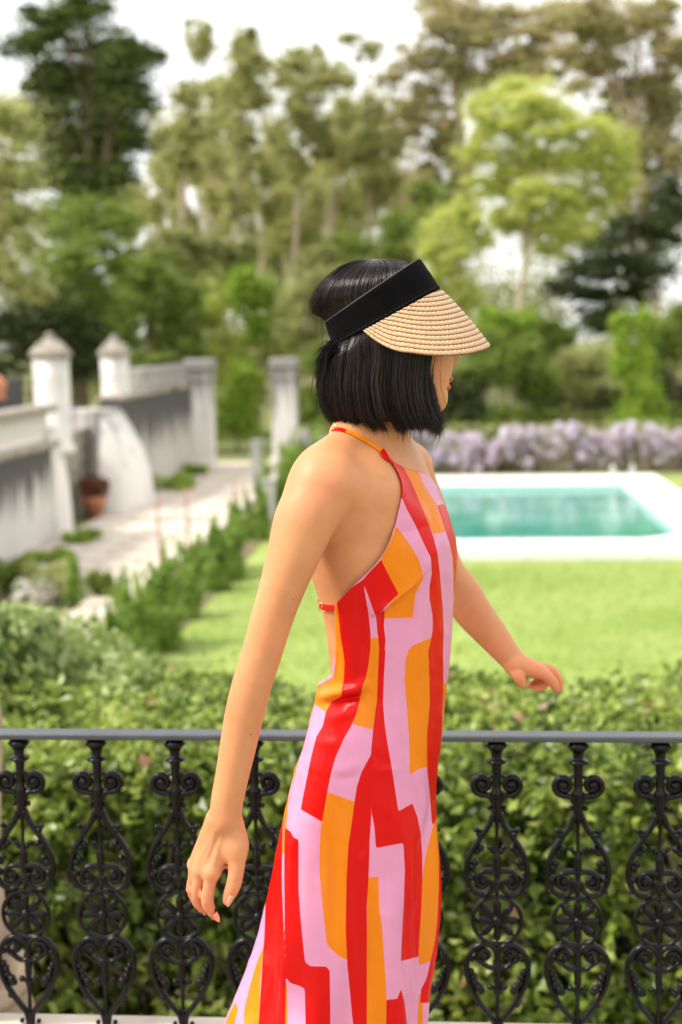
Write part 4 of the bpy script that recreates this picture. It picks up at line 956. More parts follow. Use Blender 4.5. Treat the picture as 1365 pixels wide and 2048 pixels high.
def far_hand(f):
    Y0 = .203; q = lambda px, py, dy: WP(px, py, Y0 + dy)
    w1, w2 = q(1034, 1330, -.006), q(1036, 1334, .018)
    mi, mm, mr, mp = q(1082, 1345, -.016), q(1092, 1340, .004), q(1088, 1342, .022), q(1076, 1348, .038)
    for a, b_, ra, rb in ((w1, mi, .0145, .0115), (w1, mm, .0150, .0115), (w2, mr, .0140, .0110), (w2, mp, .0130, .0095)): f.cap(a, b_, ra, rb, .012)
    fing = [([mi, q(1095, 1352, -.022), q(1104, 1362, -.022), q(1110, 1371, -.020), q(1114, 1379, -.016)], (.0098, .0084, .0078, .0066, .0044)),
            ([mm, q(1105, 1343, .002), q(1114, 1355, .002), q(1118, 1366, .004), q(1120, 1377, .006)], (.0098, .0082, .0076, .0064, .0042)),
            ([mr, q(1094, 1352, .024), q(1091, 1365, .022), q(1083, 1373, .016), q(1074, 1377, .010)], (.0092, .0080, .0074, .0066, .0048)),
            ([mp, q(1080, 1358, .040), q(1074, 1366, .038), q(1066, 1370, .034), q(1060, 1372, .030)], (.0082, .0070, .0064, .0056, .0040))]
    for P, r in fing:
        C = catmull(np.column_stack([np.array(P), r]), 3)
        for j, (a, b_) in enumerate(zip(C[:-1], C[1:])): f.cap(a[:3], b_[:3], a[3], b_[3], .0035)
    th = [(q(1032, 1340, -.010), .0098), (q(1037, 1350, -.020), .0080), (q(1042, 1361, -.024), .0066), (q(1046, 1371, -.024), .0044)]
    C = catmull(np.array([(*a, r) for a, r in th]), 3)
    for a, b_ in zip(C[:-1], C[1:]): f.cap(a[:3], b_[:3], a[3], b_[3], .006)
    return fing, th

def whole_body(f):
    f.torso(.0)
    c28, s28 = cos(R(28)), sin(R(28))
    # neck and shoulders
    f.cap(WP(752, 770, 0), WP(747, 850, -.002), .047, .0465, .02); f.cap(WP(747, 850, -.002), WP(741, 900, .0), .0465, .055, .03)
    f.cap(WP(722, 870, -.02), WP(654, 930, -.125), .035, .031, .038)
    f.cap(WP(765, 880, .03), WP(815, 925, .14), .034, .034, .03)
    f.ell(WP(652, 972, -.130), (.046, .045, .050), .03)
    f.ell(WP(672, 1005, -.104), (.050, .036, .075), .035)                   # shoulder blade
    f.ell(WP(728, 1000, -.098), (.050, .028, .055), .035)                    # pectoral
    f.cap(WP(690, 1090, -.105), WP(720, 1190, -.095), .045, .035, .04)     # flank
    f.ell(WP(800, 1098, -.085), (.056, .050, .052), .035)                  # near breast
    f.ell(WP(852, 1085, .05), (.052, .05, .050), .035)
    leg(f, 1); leg(f, -1); clamp(f)
    for arm, k1, k2 in ((armN, .030, .007), (armF, .026, .012)):
        P = catmull(np.array(arm), 12); n1 = 15
        g = Field.__new__(Field); g.lo, g.h, g.n, g.mg = f.lo, f.h, f.n, .03; g.F = np.full(f.n, 1.0, np.float32)
        for a, b_ in zip(P[:-1], P[1:]): g.cap(a[:3], b_[:3], a[3], b_[3], .0015)
        zz_k = f.lo[2] + f.h * np.arange(f.n[2]); kz_ = np.interp(zz_k, [ZT(1130), ZT(1010)], [k2, k1])[None, None, :].astype(np.float32)
        hh = np.clip(.5 + .5 * (f.F - g.F) / kz_, 0, 1); f.F = (f.F * (1 - hh) + g.F * hh - kz_ * hh * (1 - hh)).astype(np.float32)
    # pelvis and legs
    head(f)
    near_hand(f); far_hand(f)
def leg(f, side):
    if side > 0: P = [((-.01, -.075, ZT(1600)), .082), ((.01, -.08, .62), .064), ((.03, -.085, .47), .053), ((.0, -.085, .30), .048), ((-.05, -.085, .09), .033)]
    else: P = [((-.02, .075, ZT(1600)), .082), ((-.08, .08, .62), .064), ((-.11, .085, .47), .053), ((-.19, .085, .32), .048), ((-.30, .085, .15), .033)]
    for (a, ra), (b_, rb) in zip(P[:-1], P[1:]): f.cap(a, b_, ra, rb, .03)
    a = np.array(P[-1][0]); z = .035 if side > 0 else .05
    f.cap(a + [-.02, 0, -.02], (a[0] - .03, a[1], z), .032, .030, .03)
    f.cap((a[0] - .03, a[1], z), (a[0] + .13, a[1], .026), .030, .022, .03); f.cap((a[0] + .10, a[1] + .015, .024), (a[0] + .17, a[1] + .012, .020), .024, .017, .02)
def head(f):
    f.ell(WP(775, 642, 0), (.090, .072, .088), .02)
    f.ell(WP(815, 700, 0), (.066, .060, .082), .03)
    f.ell(WP(842, 745, 0), (.040, .047, .052), .03)
    f.cap(WP(800, 770, -.035), WP(862, 800, -.010), .018, .015, .025); f.cap(WP(800, 770, .035), WP(862, 800, .010), .018, .015, .025)
    f.ell(WP(873, 801, 0), (.0125, .016, .0135), .015)
    f.ell(WP(877, 748, 0), (.012, .021, .020), .010)
    f.cap(WP(876, 640, 0), WP(893, 690, 0), .008, .0085, .012); f.cap(WP(893, 690, 0), WP(907, 721, 0), .0085, .0076, .006)     # nose
    f.ell(WP(893, 720, -.010), (.0085, .006, .0075), .006); f.ell(WP(893, 720, .010), (.0085, .006, .0075), .006)
    f.ell(WP(899, 729, -.006), (.003, .0028, .002), .003, sub=True); f.ell(WP(899, 729, .006), (.003, .0028, .002), .003, sub=True)
    f.ell(WP(892.5, 758, 0), (.0112, .018, .0060), .002); f.ell(WP(888.5, 774.5, 0), (.0105, .0155, .0066), .002)
    f.cap(WP(897, 766.5, 0), WP(882, 769, -.024), .0004, .0004, .001)
    f.ell(WP(881, 672, -.026), (.012, .013, .010), .008, sub=True); f.ell(WP(881, 672, .026), (.012, .013, .010), .008, sub=True)
    f.ell(WP(760, 690, -.070), (.018, .006, .028), .006)                    # ear

parts = []
h1 = .0032
f = Field((-.34, -.30, ZT(1660)), (.34, .34, ZT(500)), h1); whole_body(f)
# the fine hand and face grids replace the coarse surface there
bodyV, bodyQ = f.mesh(); del f
zones = []
nh_lo, nh_hi = WP(375, 1850, -.24), WP(505, 1612, -.08); nh_lo[1], nh_hi[1] = -.225, -.09
fh_lo, fh_hi = WP(1018, 1395, .18), WP(1135, 1312, .26); fh_lo[1], fh_hi[1] = .16, .27
fc_lo, fc_hi = WP(846, 826, -.06), WP(925, 640, .06); fc_lo[1], fc_hi[1] = -.065, .065
for lo_, hi_, hh in ((nh_lo, nh_hi, .00115), (fh_lo, fh_hi, .0013), (fc_lo, fc_hi, .00085)):
    ff = Field(lo_, hi_, hh); whole_body(ff); v_, q_ = ff.mesh(); parts.append((v_, q_)); zones.append((lo_ + hh * 1.5, hi_ - hh * 1.5))
ff = Field((-.42, -.2, -.005), (.25, .22, ZT(1640)), .007); whole_body(ff); parts.append(ff.mesh())
cen = bodyV[bodyQ].mean(1); keep = np.ones(len(bodyQ), bool)
for lo_, hi_ in zones: keep &= ~((cen > lo_) & (cen < hi_)).all(1)
bodyQ = bodyQ[keep]
Vs, Qs, nn = [bodyV], [bodyQ], len(bodyV)
for v_, q_ in parts: Vs.append(v_); Qs.append(q_ + nn); nn += len(v_)
BV = np.concatenate(Vs); BQ = np.concatenate(Qs)
used_ = np.unique(BQ); remap = np.full(len(BV), -1); remap[used_] = np.arange(len(used_)); BV = BV[used_]; BQ = remap[BQ]
pp = PROJ(BV)
# knuckle creases and tendons of the near hand, as relief
hs_ = (pp[:, 1] > 1600) & (pp[:, 0] < 510) & (BV[:, 1] < -.08); hv = BV[hs_]; hp = pp[hs_]; rel = np.zeros(len(hv))
def crease(x0, y0, x1, y1, amp, wid=1.6):
    a = np.array([x0, y0]); b_ = np.array([x1, y1]); ab = b_ - a; t_ = ((hp - a) @ ab) / (ab @ ab); d_ = np.abs(ab[0] * (hp[:, 1] - a[1]) - ab[1] * (hp[:, 0] - a[0])) / np.hypot(*ab)
    return amp * np.exp(-(d_ / wid) ** 2) * np.exp(-(np.clip(np.abs(t_ - .5) - .35, 0, 9) / .15) ** 2)
for yy_ in (1794, 1798, 1802): rel -= crease(403, yy_, 423, yy_ + 3, .00050, 1.0)
for yy_ in (1764, 1768, 1773): rel -= crease(459, yy_ + 2, 480, yy_ - 2, .00055, 1.0)
for yy_ in (1787, 1791): rel -= crease(388, yy_, 402, yy_ + 3, .00040, 1.0)
for x0_, y0_, x1_, y1_ in ((448, 1660, 426, 1735), (440, 1658, 405, 1730), (434, 1656, 396, 1725)): rel += crease(x0_, y0_, x1_, y1_, .0011, 5.0)
rel -= crease(438, 1665, 416, 1728, .0008, 4.0); rel -= crease(424, 1636, 478, 1640, .0004, 1.5); rel -= crease(426, 1629, 476, 1632, .0003, 1.2)
cn_ = np.array(WP(445, 1700, -.15)); nd_ = np.array([-.25, -.95, .15]); BV[hs_] = hv + nd_ * rel[:, None] * np.clip((-.145 - hv[:, 1]) / .03, 0, 1)[:, None]
# natural colour differences of the skin: lips, finger ends, knuckles
lip = np.zeros(len(BV))
for c, r in ((WP(893, 757, 0), (.013, .020, .0066)), (WP(889, 774.5, 0), (.013, .018, .0070))):
    d_ = (((BV - c) / np.array(r)) ** 2).sum(1); lip = np.maximum(lip, np.clip((1.05 - d_) * 5, 0, 1))
flush = np.zeros(len(BV))
hand_sel = (pp[:, 1] > 1632) & (pp[:, 0] < 500) & (BV[:, 1] < -.08)
flush[hand_sel] = np.clip((pp[hand_sel, 1] - 1700) / 120, 0, 1) * .75
hf = (pp[:, 0] > 1020) & (BV[:, 1] > .1); flush[hf] = np.clip((pp[hf, 0] - 1020) / 60, 0, 1) * .5
for kx, ky, kr in ((413, 1746, 13), (411, 1799, 11), (395, 1790, 9), (450, 1632, 16)):
    sel = hand_sel | ((pp[:, 1] > 1600) & (pp[:, 0] < 500) & (BV[:, 1] < -.08)); flush[sel] = np.maximum(flush[sel], .55 * np.exp(-((pp[sel, 0] - kx) ** 2 + (pp[sel, 1] - ky) ** 2) / kr ** 2))
blot = noise2(BV[:, 0] * 9 + BV[:, 1] * 7, BV[:, 2] * 9, 91) + .6 * noise2(BV[:, 0] * 31, BV[:, 2] * 31 + BV[:, 1] * 17, 92)
flush = np.clip(flush + .16 * np.clip(blot, 0, 1.5), 0, 1)
for kx, ky, kr in ((560, 1275, 40), (650, 960, 60), (1000, 1290, 30)):    # elbow crook, shoulder, far wrist
    flush = np.maximum(flush, .30 * np.exp(-((pp[:, 0] - kx) ** 2 + (pp[:, 1] - ky) ** 2) / kr ** 2) * (pp[:, 1] > 880))
me = fast_mesh('body', BV, BQ, True, {'lip': lip, 'flush': flush})
def skin_material():
    m = bpy.data.materials.new('skin'); m.use_nodes = True; t = m.node_tree; p = t.nodes['Principled BSDF']
    tc = t.nodes.new('ShaderNodeTexCoord'); n = t.nodes.new('ShaderNodeTexNoise'); n.inputs['Scale'].default_value = 11; n.inputs['Detail'].default_value = 9; n.inputs['Roughness'].default_value = .62
    t.links.new(tc.outputs['Object'], n.inputs[0]); r = t.nodes.new('ShaderNodeValToRGB'); e = r.color_ramp.elements
    e[0].position = .3; e[0].color = (.50, .205, .080, 1); e[1].position = .7; e[1].color = (.63, .295, .130, 1); t.links.new(n.outputs[0], r.inputs[0])
    def mixc(prev, attr, col):
        a = t.nodes.new('ShaderNodeAttribute'); a.attribute_name = attr; mm_ = t.nodes.new('ShaderNodeMix'); mm_.data_type = 'RGBA'
        t.links.new(a.outputs['Fac'], mm_.inputs[0]); t.links.new(prev, mm_.inputs[6]); mm_.inputs[7].default_value = (*col, 1); return mm_.outputs[2]
    c = mixc(r.outputs[0], 'flush', (.74, .24, .12)); c = mixc(c, 'lip', (.46, .055, .035)); t.links.new(c, p.inputs['Base Color'])
    p.inputs['Roughness'].default_value = .50; p.inputs['Specular IOR Level'].default_value = .38
    p.inputs['Subsurface Weight'].default_value = .18; p.inputs['Subsurface Radius'].default_value = (1, .35, .15); p.inputs['Subsurface Scale'].default_value = .008
    n2 = t.nodes.new('ShaderNodeTexNoise'); n2.inputs['Scale'].default_value = 420; n2.inputs['Detail'].default_value = 3; t.links.new(tc.outputs['Object'], n2.inputs[0])
    b = t.nodes.new('ShaderNodeBump'); b.inputs['Strength'].default_value = .30; b.inputs['Distance'].default_value = .0008; t.links.new(n2.outputs[0], b.inputs['Height']); t.links.new(b.outputs[0], p.inputs['Normal'])
    return m
M_skin = skin_material()
body = obj('body', me, M_skin, W)
from mathutils.bvhtree import BVHTree
BVH = BVHTree.FromPolygons(BV.tolist(), BQ.tolist())
def on_skin(px, py, lift=.0015):
    O = Vector((-WX, -WY, CAM_H)); d = Vector(ray(px, py, MH)).normalized(); h = BVH.ray_cast(O, d)
    if h[0] is None:                       # just past the outline: nearest skin
        q = BVH.find_nearest(Vector(WP(px, py, 0))); h = (q[0], q[1])
    n = h[1] if h[1].dot(d) < 0 else -h[1]; return np.array(h[0] + n * lift), np.array(n)
# nails
M_nail = mat('nail', (.80, .42, .32), .22, spec=.6)
def nail(c, d, nrm, l, w_, name='fingernail', m=M_nail):
    d = Vector(d).normalized(); nrm = Vector(nrm); nrm = (nrm - nrm.dot(d) * d).normalized(); s_ = nrm.cross(d)
    v = []; f_ = []; nu, nv_ = 7, 5
    for i in range(nu):
        t_ = i / (nu - 1); ww_ = w_ * (1 - .75 * max(0, t_ - .45) ** 1.6 / .38) if t_ > .45 else w_ * (.8 + .2 * (t_ / .45))
        for j in range(nv_):
            a = (j / (nv_ - 1) - .5) * 2; v.append(Vector(c) + d * (t_ * l) + s_ * (a * ww_) + nrm * (.0012 - (a * a) * ww_ * .45 - .0015 * t_ * t_))
    b = MB(); b.add([tuple(x) for x in v], grid_quads(nu, nv_).tolist()); o = b.build(name, m, W)
    sm = o.modifiers.new('thickness', 'SOLIDIFY'); sm.thickness = .0006
    return o
Y0 = -.182
ti = WP(426, 1827, Y0 + .004); te = WP(437, 1846, Y0 + .007); dd = te - ti
nail(ti + np.array([.0035, -.0065, .0030]), dd, (.5, -.8, .35), .016, .0046, m=mat('index_nail', (.85, .30, .20), .2))
ti = WP(462, 1786, Y0 - .011); te = WP(452, 1812, Y0 - .008)
nail(ti + np.array([.0024, -.0078, -.001]), te - ti, (.45, -.9, 0), .0195, .0046, m=mat('thumb_nail', (.72, .34, .25), .25))
M_mole = mat('mole', (.10, .035, .02), .6)
for x_, y_, r_ in ((502, 1469, .0011), (587, 1198, .0009), (560, 1090, .0006)):
    c_, n_ = on_skin(x_, y_, .0001); b = MB(); b.ball(c_, r_, 8, 6); b.build('mole', M_mole, W)
# ------------------------------------------------------------------ dress
def dhit(px, py):
    """where the sight line meets the near face of the dress surface: angle and height"""
    best = None
    O = np.array([-WX, -WY, CAM_H]); d = ray(px, py, MH)
    t = np.linspace((WY - .35) / d[1], (WY + .3) / d[1], 1600); P = O + t[:, None] * d
    z = P[:, 2]; L_, R_, q_, w_ = (dq(n, z) for n in 'LRqw'); hw = (R_ - L_) / 2; cx = (L_ + R_) / 2
    a = hw / np.sqrt(np.cos(w_) ** 2 + (q_ * np.sin(w_)) ** 2); X = P[:, 0] - cx; Y = P[:, 1]
    u_ = X * np.cos(w_) + Y * np.sin(w_); v_ = -X * np.sin(w_) + Y * np.cos(w_); g = np.sqrt((u_ / a) ** 2 + (v_ / (a * q_)) ** 2)
    ins = np.where(g < 1)[0]; k = ins[0] if len(ins) else int(np.argmin(g))
    return atan2(-v_[k] / (a[k] * q_[k]), u_[k] / a[k]), z[k]
Apx = [(757, 897), (765, 915), (774, 938), (782, 962), (788, 990), (790, 1020), (789, 1045), (784, 1068), (775, 1092), (760, 1118), (735, 1146), (705, 1174), (686, 1194), (672, 1211), (672, 1240), (674, 1280), (673, 1310), (668, 1335), (659, 1356)]
A = np.array([dhit(*p) for p in Apx]); A = np.vstack([A, [(pi, ZT(1388))]])
zA_ = A[:, 1]; thA = A[:, 0]
# far edge: neckline climbing down round the chest, then the far armhole
Bth = [thA[0] - .02, R(38), R(-8), R(-30), R(-40), R(-52), R(-62), R(-72), R(-84), R(-98), R(-112), R(-128), R(-140), R(-147), R(-150), R(-153), R(-158), R(-165), R(-172), -pi]
Bpy = [898, 919, 950, 978, 996, 1014, 1036, 1062, 1086, 1112, 1140, 1165, 1188, 1205, 1235, 1275, 1305, 1332, 1356, 1388]
zB_ = np.array([ZT(p) for p in Bpy]); zB_[0] = zA_[0] - .001
nu_top = 15
js = np.arange(20); jf = np.concatenate([np.linspace(0, 19, 150)])
ca = catmull(np.column_stack([thA, zA_]), 12); cb = catmull(np.column_stack([Bth, zB_]), 12)
kk = np.concatenate([np.linspace(5, len(ca) - 40, 140), np.linspace(len(ca) - 39.4, len(ca) - 1, 190)])
ia = np.arange(len(ca)); thAr = np.interp(kk, ia, ca[:, 0]); zAr = np.interp(kk, ia, ca[:, 1]); thBr = np.interp(kk, ia, cb[:, 0]); zBr = np.interp(kk, ia, cb[:, 1])
zlow = np.arange(ZT(1388) - .004, .035, -.0042)
thAr = np.concatenate([thAr, np.full(len(zlow), pi)]); thBr = np.concatenate([thBr, np.full(len(zlow), -pi)])
zAr = np.concatenate([zAr, zlow]); zBr = np.concatenate([zBr, zlow])
NC = 300; sgrid = np.linspace(0, 1, NC)
TH = thAr[:, None] * (1 - sgrid) + thBr[:, None] * sgrid; ZZ = zAr[:, None] * (1 - sgrid) + zBr[:, None] * sgrid
DX, DY = dring(ZZ, TH); DP = np.stack([DX, DY, ZZ], -1)
PX = PROJ(DP)                                       # where each cloth point falls in the photograph
ex = .002; X1, Y1 = dring(ZZ, TH, ex); NR = np.stack([X1 - DX, Y1 - DY, np.zeros_like(DX)], -1); NR /= np.linalg.norm(NR, axis=-1)[..., None]
near = np.clip((TH + .5) / .3, 0, 1) * np.clip((pi + .2 - TH) / .2, 0, 1)
def seg(p, pts):
    """distance, position 0..1 and side of a polyline"""
    pts = np.array(pts, float); best = np.full(p.shape[:-1], 1e9); tt = np.zeros_like(best); sd = np.zeros_like(best)
    L_ = np.linalg.norm(np.diff(pts, axis=0), axis=1); cum = np.concatenate([[0], np.cumsum(L_)]) / L_.sum()
    for i in range(len(pts) - 1):
        a, b_ = pts[i], pts[i + 1]; ab = b_ - a; t = np.clip(((p - a) @ ab) / (ab @ ab), 0, 1); q = p - a - t[..., None] * ab; d = np.hypot(q[..., 0], q[..., 1]); m_ = d < best
        best = np.where(m_, d, best); tt = np.where(m_, cum[i] + t * (cum[i + 1] - cum[i]), tt); sd = np.where(m_, np.sign(ab[0] * q[..., 1] - ab[1] * q[..., 0]), sd)
    return best, tt, sd
disp = np.zeros_like(DX)
def ridge(pts, amp, wid, ends=.25, asym=0.0):
    global disp
    d, t, s_ = seg(PX, pts); env = np.clip(t / ends, 0, 1) * np.clip((1 - t) / ends, 0, 1) if ends > 0 else 1
    w_ = wid * (1 + asym * s_); disp = disp + amp * np.exp(-(d / w_) ** 2) * env * near
# dart fold under the bust: full above, tucked in below
d, t, s_ = seg(PX, [(742, 1234), (775, 1212), (800, 1192), (825, 1172), (846, 1150)])
env = np.clip(t / .12, 0, 1) ** .7 * np.clip((1.02 - t) / .3, 0, 1) ** .8
disp += near * env * np.where(s_ < 0, .0085 * np.exp(-d / 26), -.0045 * np.exp(-d / 14) + .013 * np.exp(-d / 3.0) * 0)
ridge([(846, 1150), (862, 1120), (868, 1085), (858, 1050)], .004, 12, .4)
ridge([(850, 1165), (846, 1230), (838, 1290), (842, 1360)], .004, 12, .3)
ridge([(826, 1180), (822, 1235), (812, 1290)], -.003, 9, .4)
ridge([(760, 1235), (757, 1290), (760, 1350)], .003, 10, .4)
ridge([(700, 1205), (690, 1270), (700, 1330), (690, 1380)], .004, 16, .3)
ridge([(726, 1180), (722, 1260), (728, 1330)], -.0035, 12, .3)
# pouch at the small of the back
ridge([(634, 1402), (652, 1392), (680, 1384), (715, 1378), (740, 1362)], .009, 11, .25); ridge([(646, 1414), (680, 1402), (715, 1394), (740, 1376)], -.006, 9, .25)
ridge([(628, 1478), (665, 1488), (700, 1480)], .003, 9, .4); ridge([(640, 1440), (680, 1432), (730, 1412)], .0035, 12, .4)
ridge([(655, 1545), (690, 1540), (735, 1518)], .0035, 10, .4); ridge([(660, 1560), (700, 1556), (730, 1545)], -.003, 8, .4)
ridge([(745, 1540), (775, 1542), (810, 1535)], .0025, 7, .4); ridge([(760, 1590), (790, 1640), (800, 1700)], .004, 14, .3)
ridge([(735, 1700), (722, 1725), (738, 1742)], .003, 8, .3); ridge([(800, 1500), (830, 1540), (850, 1620), (858, 1700)], .005, 14, .3)
ridge([(790, 1380), (800, 1440), (812, 1500)], .003, 12, .35); ridge([(870, 1500), (866, 1600), (846, 1720), (835, 1850), (840, 2000)], -0.0095, 12, .2)
ridge([(600, 1600), (585, 1700), (575, 1850), (560, 2048)], 0.0108, 16, .2); ridge([(645, 1640), (640, 1760), (655, 1900), (660, 2100)], -0.0081, 20, .2)
ridge([(690, 1600), (690, 1750), (705, 1900), (712, 2100)], 0.0081, 18, .2); ridge([(770, 1760), (785, 1900), (790, 2100)], 0.0081, 20, .2); ridge([(815, 1780), (815, 1900), (820, 2060)], -0.0081, 14, .2)
ridge([(540, 1900), (515, 1980), (490, 2060)], -.008, 10, .2)
ridge([(620, 1420), (606, 1480), (596, 1540)], -.004, 7, .3)
# side seam
seamp = [(766, 1245), (763, 1300), (756, 1400), (747, 1490), (743, 1560), (741, 1640), (738, 1740), (735, 1850), (734, 2048)]
d, t, s_ = seg(PX, seamp); disp += near * (-.0016 * np.exp(-(d / 4.5) ** 2))
# armhole hem, a narrow turned edge
hem = np.exp(-((sgrid[None, :] * NC - 2) / 2.2) ** 2); disp += .0012 * hem * (TH < 3.0)
# broad soft billows, growing toward the hem
zf = np.clip((ZT(1420) - ZZ) / .9, 0, 1)
for k_, a_, ph in ((5, .010, .4), (8, .010, 1.9), (13, .006, .9)): disp += a_ * zf ** 1.4 * 1.6 * np.sin(k_ * TH + ph + 3 * (ZZ - 1)) * (ZZ < ZT(1500))
disp += .0022 * noise2(PX[..., 0] / 26, PX[..., 1] / 95, 50) + .0006 * noise2(PX[..., 0] / 9, PX[..., 1] / 16, 51)
DPd = DP + NR * disp[..., None]
flat_ = DPd.reshape(-1, 3); top_rows = np.where((ZZ.ravel() > ZT(1240)))[0]
for i_ in top_rows:                         # lay the bodice over the skin wherever it would sink in
    p_ = Vector(flat_[i_]); l_, n_, _, d_ = BVH.find_nearest(p_, .10)
    if l_ is None: continue
    s_ = (p_ - l_).dot(n_)
    if s_ < .0032: flat_[i_] = l_ + n_ * .0032
DPd = flat_.reshape(DPd.shape)
# print: signed distances to the colour patches, one for red, one for orange
z2 = lambda L: [(540 + x / 3.25, 820 + y / 3.25) for x, y in L]
z3 = lambda L: [(440 + x / 2.625, 1300 + y / 2.625) for x, y in L]
red, org = [], []
red.append(z2([(650, 200), (705, 200), (800, 290), (860, 370), (910, 460), (970, 600), (1020, 720), (1060, 830), (1085, 930), (1100, 1060), (1110, 1180), (1120, 1300), (1125, 1420), (1122, 1560)]) +
           z3([(1168, 0), (1170, 200), (1165, 330), (1160, 450), (1150, 600), (1140, 750), (1132, 880), (1118, 920), (1110, 900), (1100, 760), (1085, 620), (1085, 450), (1100, 280), (1098, 150), (1092, 0)]) +
           z2([(1040, 1520), (1055, 1430), (1055, 1330), (1035, 1230), (1035, 1150), (1050, 1060), (1045, 960), (990, 850), (940, 740), (890, 650), (850, 560), (825, 500), (790, 450), (735, 330)]))
red.append(z2([(1085, 625), (1112, 615), (1300, 640), (1300, 1000), (1215, 1100), (1200, 1230), (1190, 1190), (1190, 1080), (1185, 960), (1165, 870), (1140, 790)]))
red.append(z2([(722, 975), (780, 1090), (835, 1195), (690, 1337), (650, 1230), (602, 1105)]))
red.append(z2([(602, 1105), (620, 1200), (640, 1300), (655, 1450), (655, 1560)]) + z3([(790, 0), (780, 80), (765, 150), (745, 200), (735, 270), (715, 340), (690, 400), (650, 470), (610, 560), (585, 650), (565, 750), (540, 900), (430, 837), (440, 780), (460, 680), (485, 560), (510, 460), (545, 400),
           (560, 330), (590, 270), (640, 240), (655, 150), (658, 60), (650, 0)]) + z2([(480, 1560), (465, 1480), (450, 1330), (438, 1245), (520, 1165)]))
red.append(z2([(690, 1340), (745, 1300), (740, 1400), (750, 1500), (745, 1560)]) + z3([(868, 0), (860, 150), (855, 280), (865, 400), (880, 500), (905, 650), (920, 750), (935, 848), (1008, 805), (1035, 880), (1050, 960), (1060, 1080), (1060, 1200), (1055, 1350), (1045, 1500), (1040, 1608), (948, 1632),
           (955, 1480), (965, 1300), (970, 1150), (962, 1010), (820, 1038), (812, 930), (795, 820), (792, 560), (798, 480), (805, 415), (825, 260), (828, 150), (835, 0)]) + z2([(705, 1480)]))
red.append(z3([(795, 545), (794, 820), (792, 900), (785, 1000), (780, 1200), (770, 1350), (772, 1500), (770, 2000), (705, 2000), (690, 1850), (670, 1650), (662, 1450), (665, 1200), (675, 1020), (705, 820), (720, 720), (745, 640)]))
red.append(z3([(347, 935), (375, 955), (390, 985), (415, 995), (415, 1250), (425, 1400), (440, 1550), (450, 1640), (480, 1660), (560, 1662), (578, 1680), (578, 2000), (455, 2000), (450, 1780), (430, 1765), (370, 1745), (350, 1715), (345, 1500), (343, 1200), (345, 1000)]))
red.append(z3([(352, 720), (345, 820), (335, 920), (330, 1060), (328, 1200), (340, 1500), (348, 1700), (345, 2000), (205, 2000), (225, 1700), (240, 1480), (245, 1300), (255, 1150), (270, 1000), (300, 850)]))
red.append(z3([(1132, 760), (1145, 850), (1300, 900), (1300, 1850), (1050, 1850), (1055, 1780), (1085, 1720), (1105, 1628), (1125, 1540), (1140, 1420), (1148, 1250), (1148, 1080), (1140, 960), (1130, 880)]))
red.append(z3([(875, 1835), (930, 1830), (948, 1780), (965, 1840), (985, 2000), (873, 2000)]))
red.append(z2([(360, 1660), (395, 1570), (398, 1700), (370, 1760)]))
org.append(z2([(805, 298), (830, 250), (940, 300), (965, 412), (1000, 500), (1040, 560), (1085, 625), (1140, 790), (1060, 808), (1020, 720), (970, 600), (910, 460), (860, 370)]))
org.append(z2([(780, 440), (800, 445), (830, 480), (832, 512), (800, 520)]))
org.append(z2([(820, 762), (850, 800), (920, 900), (965, 980), (990, 1070), (988, 1097), (835, 1197), (780, 1090), (722, 975), (780, 870)]))
org.append(z2([(988, 1097), (940, 1200), (925, 1345), (740, 1352), (745, 1300), (835, 1197)]))
org.append(z2([(400, 1240), (438, 1240), (450, 1330), (465, 1480), (480, 1560)]) + z3([(650, 0), (658, 60), (655, 150), (640, 240), (600, 260), (575, 300), (560, 328), (520, 290), (505, 285), (500, 200), (560, 170), (600, 150), (612, 60)]) + z2([(430, 1540), (425, 1400)]))
org.append(z2([(655, 1485), (705, 1480), (705, 1560)]) + z3([(835, 0), (828, 150), (825, 260), (805, 415), (695, 385), (720, 330), (735, 270), (745, 200), (765, 150), (780, 80), (790, 0)]) + z2([(655, 1540)]))
org.append(z3([(565, 748), (708, 798), (690, 900), (670, 1050), (663, 1250), (665, 1450), (668, 1622), (630, 1605), (567, 1545), (545, 1350), (527, 1150), (530, 1000), (540, 880)]))
org.append(z2([(925, 1535), (1052, 1478), (1035, 1560)]) + z3([(1092, 0), (1098, 150), (1100, 280), (1085, 450), (1082, 610), (1035, 625), (998, 652), (995, 500), (985, 350), (970, 150), (975, 60), (990, 0)]))
org.append(z3([(778, 1198), (830, 1190), (835, 1350), (850, 1450), (860, 1600), (872, 1800), (872, 2000), (770, 2000), (772, 1500), (775, 1350)]))
org.append(z3([(430, 540), (470, 380), (500, 290), (480, 250), (300, 700), (345, 830), (333, 1070), (349, 1060), (350, 930), (365, 750), (400, 640), (440, 500)]))
org.append(z3([(235, 1560), (218, 1700), (203, 2000), (130, 2000), (135, 1880), (165, 1760), (200, 1640)]))
org.append(z3([(20, 2000), (60, 1900), (85, 1855), (98, 1880), (70, 2000)]))
org.append(z3([(343, 1740), (351, 1745), (357, 2000), (335, 2000)]))
org.append(z3([(1045, 1800), (1060, 1830), (1062, 2000), (1035, 2000)]))
org.append(z3([(1118, 922), (1132, 880), (1140, 960), (1148, 1080), (1148, 1250), (1140, 1420), (1125, 1540), (1105, 1628), (1045, 1652), (1040, 1500), (1050, 1350), (1062, 1200), (1080, 1080), (1100, 1000)]))
org.append(z3([(1171, 190), (1200, 160), (1260, 150), (1260, 360), (1185, 440), (1165, 540), (1150, 600), (1160, 450), (1170, 330)]))
